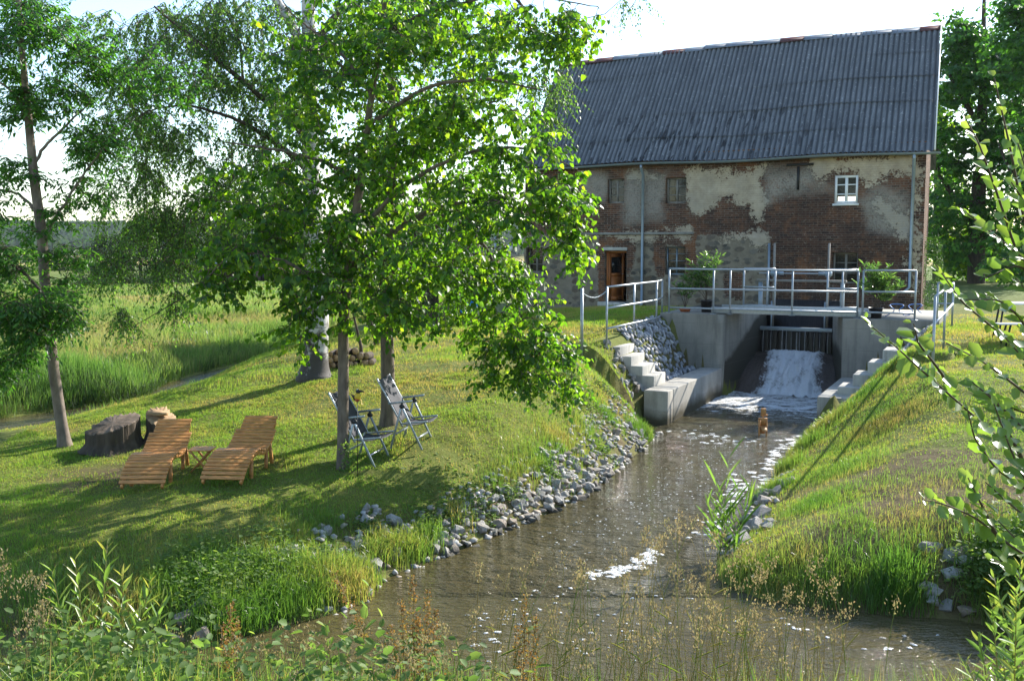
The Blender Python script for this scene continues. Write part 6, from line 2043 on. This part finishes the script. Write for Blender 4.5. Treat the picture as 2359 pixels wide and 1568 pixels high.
def lush(L, name, label, seed):
    r_ = np.random.default_rng(seed); m = MB()
    for (px, py, Y, n, sp) in L:
        c = at(px, py, Y=Y)
        q = c + r_.normal(size=(n, 3)) * [sp, .18, sp * .55]
        a = r_.uniform(0, 6.28, n)
        m.leaves(q, np.stack([np.cos(a), np.sin(a), r_.uniform(-.2, .9, n)], 1), np.stack([r_.normal(size=n) * .5, r_.normal(size=n) * .5 - .3, np.ones(n)], 1), r_.uniform(.025, .065, n), OVAL, tint=np.clip(r_.normal(.5, .25, n), 0, 1))
        for i in range(n // 12):
            p = q[r_.integers(n)]; b = np.array([p[0] + r_.normal() * .05, p[1], hzf(p)])
            m.tube([b, (b + p) / 2 + [.01, 0, .02], p], [.003, .0025, .0015], 4, caps=False, tint=.7)
    return tag(m.build(name, M['herb']), label, 'weeds', kind='stuff')


lush([(60, 1545, 4.3, 260, .16), (190, 1550, 4.3, 260, .18), (330, 1545, 4.3, 260, .18), (450, 1560, 4.2, 200, .15), (690, 1565, 4.2, 160, .14), (840, 1555, 4.3, 170, .14), (1010, 1565, 4.2, 120, .12)], 'foreground_weeds', 'low leafy weeds between the grasses along the bottom edge', 4)

# seeding grass stems
sm, sh = MB(), MB()
r = np.random.default_rng(12)


def stem(px, tip_py, Y, bend, head, dense=1., rad=.0022):
    tip = px_to(px, tip_py, Y)
    b = np.array([tip[0] - bend * .6 + r.normal() * .05, Y + r.normal() * .1, 0]); b[2] = hzf(b)
    a = np.linspace(0, 1, 9)[:, None]
    ctrl_ = np.array([b[0] + (tip[0] - b[0]) * .25, b[1], b[2] + (tip[2] - b[2]) * .75])
    path = (1 - a) ** 2 * b + 2 * a * (1 - a) * ctrl_ + a ** 2 * tip
    sm.tube(path, np.linspace(rad, rad * .5, 9), 4, caps=False, tint=r.uniform(.2, 1))
    n = int(38 * dense * head / .12)
    f = 1 - r.uniform(0, 1, n) * head / max(np.linalg.norm(tip - b), .3)
    base = np.stack([np.interp(f, a[:, 0], path[:, q]) for q in range(3)], 1)
    w_ = (1 - np.abs((1 - f) / (head / max(np.linalg.norm(tip - b), .3)) - .55) * 1.3) * .022
    P_ = base + r.normal(size=(n, 3)) * np.maximum(w_, .004)[:, None]
    sh.leaves(P_, np.stack([r.normal(size=n) * .5, r.normal(size=n) * .5, np.ones(n)], 1), r.normal(size=(n, 3)), r.uniform(.009, .017, n), ((.3, .22), (.7, .2)), tint=np.clip(r.normal(.5, .3, n), 0, 1))
    # a leaf or two
    for q in range(1):
        f0 = r.uniform(.15, .6); p0 = np.array([np.interp(f0, a[:, 0], path[:, q_]) for q_ in range(3)])
        an = r.uniform(0, 6.28); d_ = np.array([math.cos(an), math.sin(an), .8])
        sm.leaves(p0[None], d_[None], np.array([[0, 0, 1.]]), r.uniform(.07, .16), ((.3, .014), (.7, .010)), tint=r.uniform(.5, 1))


for i in range(105):
    px = r.normal(1640, 190); py = r.uniform(1270, 1500) - 90 * math.exp(-((px - 1570) / 130) ** 2)
    stem(px, py, r.uniform(4.6, 6.0), r.normal() * .22, r.uniform(.07, .15))
for i in range(56):
    stem(r.uniform(1000, 1960), r.uniform(1390, 1540), r.uniform(4.2, 5.6), r.normal() * .25, r.uniform(.06, .13))
for i in range(22):
    stem(r.uniform(1130, 1420), r.uniform(1280, 1430), r.uniform(4.6, 5.6), r.normal() * .3, r.uniform(.06, .10), .5)
for i in range(46):
    stem(r.uniform(380, 1050), r.uniform(1440, 1545), r.uniform(3.9, 5.0), r.normal() * .2, r.uniform(.06, .14))
for i in range(16):
    stem(r.uniform(-10, 120), r.uniform(1270, 1460), r.uniform(4.0, 4.8), r.normal() * .12, r.uniform(.08, .18))
for px, py in ((1490, 1215), (1530, 1235), (1560, 1205), (1335, 1290), (1640, 1300), (1105, 1300)):
    stem(px, py, 5.2, .1, .16, 1.6)
tag(sm.build('grass_stems', M['straw']), 'thin straw coloured grass stems in front of the water', 'grass', kind='stuff')
tag(sh.build('grass_seed_heads', M['seed']), 'feathery beige seed heads on the foreground grass stems', 'grass', kind='stuff')


def shoots(name, label, cat, tips, basepx, Y, leaf, L, per_m, mat, seed, rad=.005, stemmat='straw', fan=.6, leaf_tilt=.9, part='stem'):
    rs = np.random.default_rng(seed)
    b0 = fg_base(basepx, Y) if not isinstance(basepx, np.ndarray) else basepx
    t = thing(name, label, cat, b0)
    st_, lv = MB(), MB()
    for (px, py) in tips:
        Yt_ = Y + rs.normal() * .12
        tip = px_to(px, py, Yt_)
        b = b0 + np.array([(tip[0] - b0[0]) * fan * .6, rs.normal() * .06, 0])
        if not isinstance(basepx, np.ndarray): b[2] = hzf(b) - .03
        a = np.linspace(0, 1, 12)
        c = b + (tip - b) * [.35, .5, .6]
        path = ((1 - a) ** 2)[:, None] * b + (2 * a * (1 - a))[:, None] * c + (a ** 2)[:, None] * tip
        st_.tube(path, np.linspace(rad, rad * .35, 12), 6, tint=.6)
        ln = np.linalg.norm(np.diff(path, axis=0), axis=1).sum()
        n = int(ln * per_m)
        f = np.linspace(.12, 1, n)
        base = np.stack([np.interp(f, a, path[:, q]) for q in range(3)], 1)
        ph = np.arange(n) * 2.4 + rs.uniform(0, 6)
        up_ = (tip - path[-4]); up_ /= np.linalg.norm(up_)
        A_ = np.stack([np.cos(ph), np.sin(ph) * .8, np.zeros(n)], 1) * leaf_tilt + up_ * (.55 + .9 * f[:, None] ** 2) + rs.normal(size=(n, 3)) * .15
        N_ = up_ - A_ * .2 + rs.normal(size=(n, 3)) * .25
        lv.leaves(base, A_, N_, L * rs.uniform(.7, 1.1, n) * (1 - .55 * np.clip(f - .8, 0, 1) / .2 * .8), leaf, tint=np.clip(rs.normal(.5, .2, n) + .35 * (f > .93), 0, 1))
    st_.build(part, M[stemmat], t, smooth=True)
    lv.build('foliage', M[mat], t)
    return t


shoots('willow_shrub', 'young willow with long narrow leaves at lower left', 'shrub', [(247, 1255), (172, 1290), (120, 1315), (283, 1320), (345, 1345), (375, 1380), (210, 1390), (145, 1400), (320, 1420), (260, 1400), (100, 1420), (390, 1450)], 240, 4.7, LANCE, .125, 38, 'willow', 3, .004)
shoots('willow_shrub', 'low willow shoots crowding the lower right corner by the water', 'shrub', [(2290, 1330), (2352, 1290), (2330, 1420), (2255, 1470), (2365, 1480), (2310, 1500), (2225, 1530), (2285, 1390), (2340, 1360)], 2370, 4.3, ((.28, .11), (.62, .11)), .10, 46, 'willow', 13, .004)
shoots('nettle_plant', 'leafy green herb with broad toothed leaves at bottom centre', 'plant', [(850, 1350), (745, 1420), (880, 1420), (800, 1400), (720, 1470)], 800, 4.6, OVAL, .085, 16, 'herb', 5, .003)
def dock(label, tips, basepx, Y, seed):
    rs = np.random.default_rng(seed)
    b0 = fg_base(basepx, Y)
    t = thing('dock_plant', label, 'plant', b0)
    st_, sd, lv = MB(), MB(), MB()
    for (px, py) in tips:
        tip = px_to(px, py, Y + rs.normal() * .08)
        b = b0 + np.array([(tip[0] - b0[0]) * .5, rs.normal() * .04, 0]); b[2] = hzf(b) - .03
        a = np.linspace(0, 1, 8)[:, None]
        path = b + (tip - b) * a + rs.normal(size=(8, 3)) * .006
        st_.tube(path, np.linspace(.004, .0015, 8), 5, tint=.2)
        ln = np.linalg.norm(tip - b)
        n = 260
        f = 1 - rs.uniform(0, .42 / ln, n)
        f = np.clip(np.round(f * ln / .028) * .028 / ln + rs.normal(size=n) * .006 / ln, .2, 1)
        base = b + (tip - b) * f[:, None]
        sd.leaves(base + rs.normal(size=(n, 3)) * (.004 + .018 * (1 - f)[:, None] * ln / .42 + .003), rs.normal(size=(n, 3)) * [1, 1, .6], rs.normal(size=(n, 3)), rs.uniform(.007, .014, n), ((.3, .4), (.7, .4)), tint=rs.uniform(0, 1, n))
        n = 7
        f = rs.uniform(.2, .8, n); base = b + (tip - b) * f[:, None]; an = rs.uniform(0, 6.28, n)
        lv.leaves(base, np.stack([np.cos(an), np.sin(an), rs.uniform(.2, 1, n)], 1), np.tile([0, 0, 1.], (n, 1)), rs.uniform(.05, .13, n), ((.3, .14), (.7, .1)), tint=rs.uniform(.3, .9, n))
    st_.build('stem', M['straw'], t); sd.build('seed_head', M['dock'], t); lv.build('foliage', M['herb'], t)


dock('brown seeding dock plant at bottom left of centre', [(530, 1388), (545, 1425), (515, 1440), (560, 1470)], 530, 4.4, 1)
dock('brown seeding dock plant in front of the shore, bottom centre', [(950, 1325), (985, 1360), (925, 1380), (1005, 1400), (960, 1420), (900, 1440)], 960, 4.6, 2)
dock('slim brown dock stalks right of the nettle at bottom centre', [(1210, 1370), (1235, 1420), (1190, 1440), (770, 1320)], 1200, 4.7, 3)
AB = [[(2900, 1700), (2700, 1300), (2500, 980), (2405, 720), (2362, 520), (2325, 330), (2290, 180)], [(2600, 1120), (2440, 740), (2345, 590), (2295, 440), (2255, 330), (2222, 268)], [(2560, 900), (2440, 680), (2340, 580), (2270, 525), (2212, 478)],
      [(2560, 1000), (2430, 830), (2300, 765), (2215, 695), (2155, 608)], [(2640, 1300), (2460, 1160), (2359, 1065), (2280, 990), (2200, 920), (2120, 850), (2060, 795), (1992, 738)], [(2640, 1450), (2450, 1330), (2335, 1262), (2245, 1190), (2180, 1162), (2125, 1150)],
      [(2480, 1250), (2370, 1130), (2295, 1080), (2245, 1010), (2228, 940)], [(2520, 820), (2430, 600), (2375, 430), (2345, 330)], [(2560, 1150), (2430, 960), (2330, 880), (2260, 830), (2180, 790)], [(2200, 920), (2170, 860), (2115, 790), (2105, 745)],
      [(2560, 1300), (2440, 1180), (2370, 1120), (2330, 1040), (2290, 930)], [(2470, 780), (2400, 640), (2340, 610), (2270, 640)], [(2600, 1560), (2480, 1440), (2390, 1380), (2320, 1300), (2290, 1290)], [(2480, 1000), (2420, 860), (2350, 730), (2300, 690), (2225, 690)], [(2500, 620), (2430, 480), (2400, 330), (2380, 240)],
      [(2560, 1050), (2450, 930), (2380, 850), (2300, 760)], [(2520, 1100), (2430, 1040), (2350, 980), (2270, 900)], [(2500, 900), (2430, 800), (2390, 700), (2340, 640)], [(2500, 1300), (2420, 1230), (2350, 1180), (2270, 1110)],
      [(2450, 1000), (2390, 960), (2330, 940), (2260, 930)], [(2460, 720), (2400, 560), (2370, 480), (2330, 420)], [(2500, 1420), (2420, 1340), (2350, 1250), (2300, 1200)], [(2300, 1240), (2270, 1180), (2230, 1100)], [(2359, 1065), (2320, 990), (2300, 930), (2240, 880)]]
b0 = at(2900, 1700, Y=3.7); b0[2] = hzf(b0)
t = thing('alder_shrub', 'alder shrub with round glossy leaves reaching in from the right edge', 'shrub', b0)
rs = np.random.default_rng(7)
for q_, Lp in enumerate(AB):
    Yq = 3.4 + rs.normal() * .07
    p = np.array([at(x, y, Y=Yq + .10 * k_) for k_, (x, y) in enumerate(Lp[::-1])][::-1])
    if q_ == 0: p[0] = b0
    k_ = 8 * len(p)
    a = np.linspace(0, len(p) - 1, k_)
    path = np.stack([np.interp(a, np.arange(len(p)), p[:, c_]) for c_ in range(3)], 1)
    for _ in range(3): path[1:-1] = (path[:-2] + 2 * path[1:-1] + path[2:]) / 4
    m = MB(); m.tube(path, np.linspace(.007 if q_ else .012, .0018, k_), 6)
    br_ = m.build('branch', M['twig'], t, smooth=True)
    cl = np.concatenate([[0], np.cumsum(np.linalg.norm(np.diff(path, axis=0), axis=1))])
    n = int(cl[-1] * 38)
    f = np.linspace(.05 * cl[-1], cl[-1], n)
    base = np.stack([np.interp(f, cl, path[:, c_]) for c_ in range(3)], 1)
    D = np.gradient(base, axis=0); D /= np.linalg.norm(D, axis=1, keepdims=True)
    sd_ = np.cross(D, [0, -.5, .85]); sd_ /= np.linalg.norm(sd_, axis=1, keepdims=True)
    sg = np.where(np.arange(n) % 2 == 0, 1, -1)[:, None]
    A_ = sd_ * sg * rs.uniform(.7, 1.1, (n, 1)) + D * rs.uniform(.3, .9, (n, 1)) + rs.normal(size=(n, 3)) * .28
    N_ = np.array([0, -.35, .8]) + rs.normal(size=(n, 3)) * .45
    m = MB(); m.leaves(base + A_ / np.linalg.norm(A_, axis=1, keepdims=True) * .008, A_, N_, .067 * rs.uniform(.55, 1.15, n) * np.clip(1.25 - (f / cl[-1]) ** 6 * .7, .4, 1), ((.28, .30), (.72, .31)), tint=np.clip(rs.normal(.5, .22, n) + .3 * (f > .93 * cl[-1]), 0, 1))
    m.build('foliage', M['alder'], t)
# reed clump on the right bank
c = at(1675, 1285, z=0.03)
t = thing('reed_clump', 'tall green reed clump at the tip of the right bank', 'reeds', c)
rs = np.random.default_rng(15)
st_, lv = MB(), MB()
for px, py in [(1680, 1055), (1650, 1120), (1700, 1130), (1630, 1165), (1715, 1175), (1665, 1150), (1690, 1190), (1640, 1200), (1735, 1140)]:
    tip = at(px, py, Y=c[1] + rs.normal() * .1)
    b = c + [rs.normal() * .1, rs.normal() * .08, -.05]
    a = np.linspace(0, 1, 8)[:, None]
    path = b + (tip - b) * a
    st_.tube(path, np.linspace(.006, .002, 8), 5, tint=.9)
    n = 9
    f = np.linspace(.2, 1, n); base = b + (tip - b) * f[:, None]; an = rs.uniform(0, 6.28, n)
    lv.leaves(base, np.stack([np.cos(an), np.sin(an), rs.uniform(.5, 1.6, n) + f * 1.2], 1), np.stack([-np.cos(an), -np.sin(an), np.ones(n)], 1), rs.uniform(.22, .42, n), ((.25, .04), (.65, .03)), tint=rs.uniform(.5, 1, n))
st_.build('stem', M['straw'], t); lv.build('foliage', M['bank'], t)

# ------------------------------------------------------------------ the air
k = NT('summer_haze')
k.nt.nodes.remove(k.b)
v = k.n('VolumePrincipled')
v.inputs['Color'].default_value = (.80, .88, 1.0, 1)
v.inputs['Density'].default_value = .00008
v.inputs['Anisotropy'].default_value = .2
k.l(v.outputs[0], k.out.inputs['Volume'])
m = MB(); m.box(-1700, 1700, -60, 2500, -40, 75)
tag(m.build('haze', k.m), 'thin bluish summer haze over the distant fields', 'haze', kind='stuff')
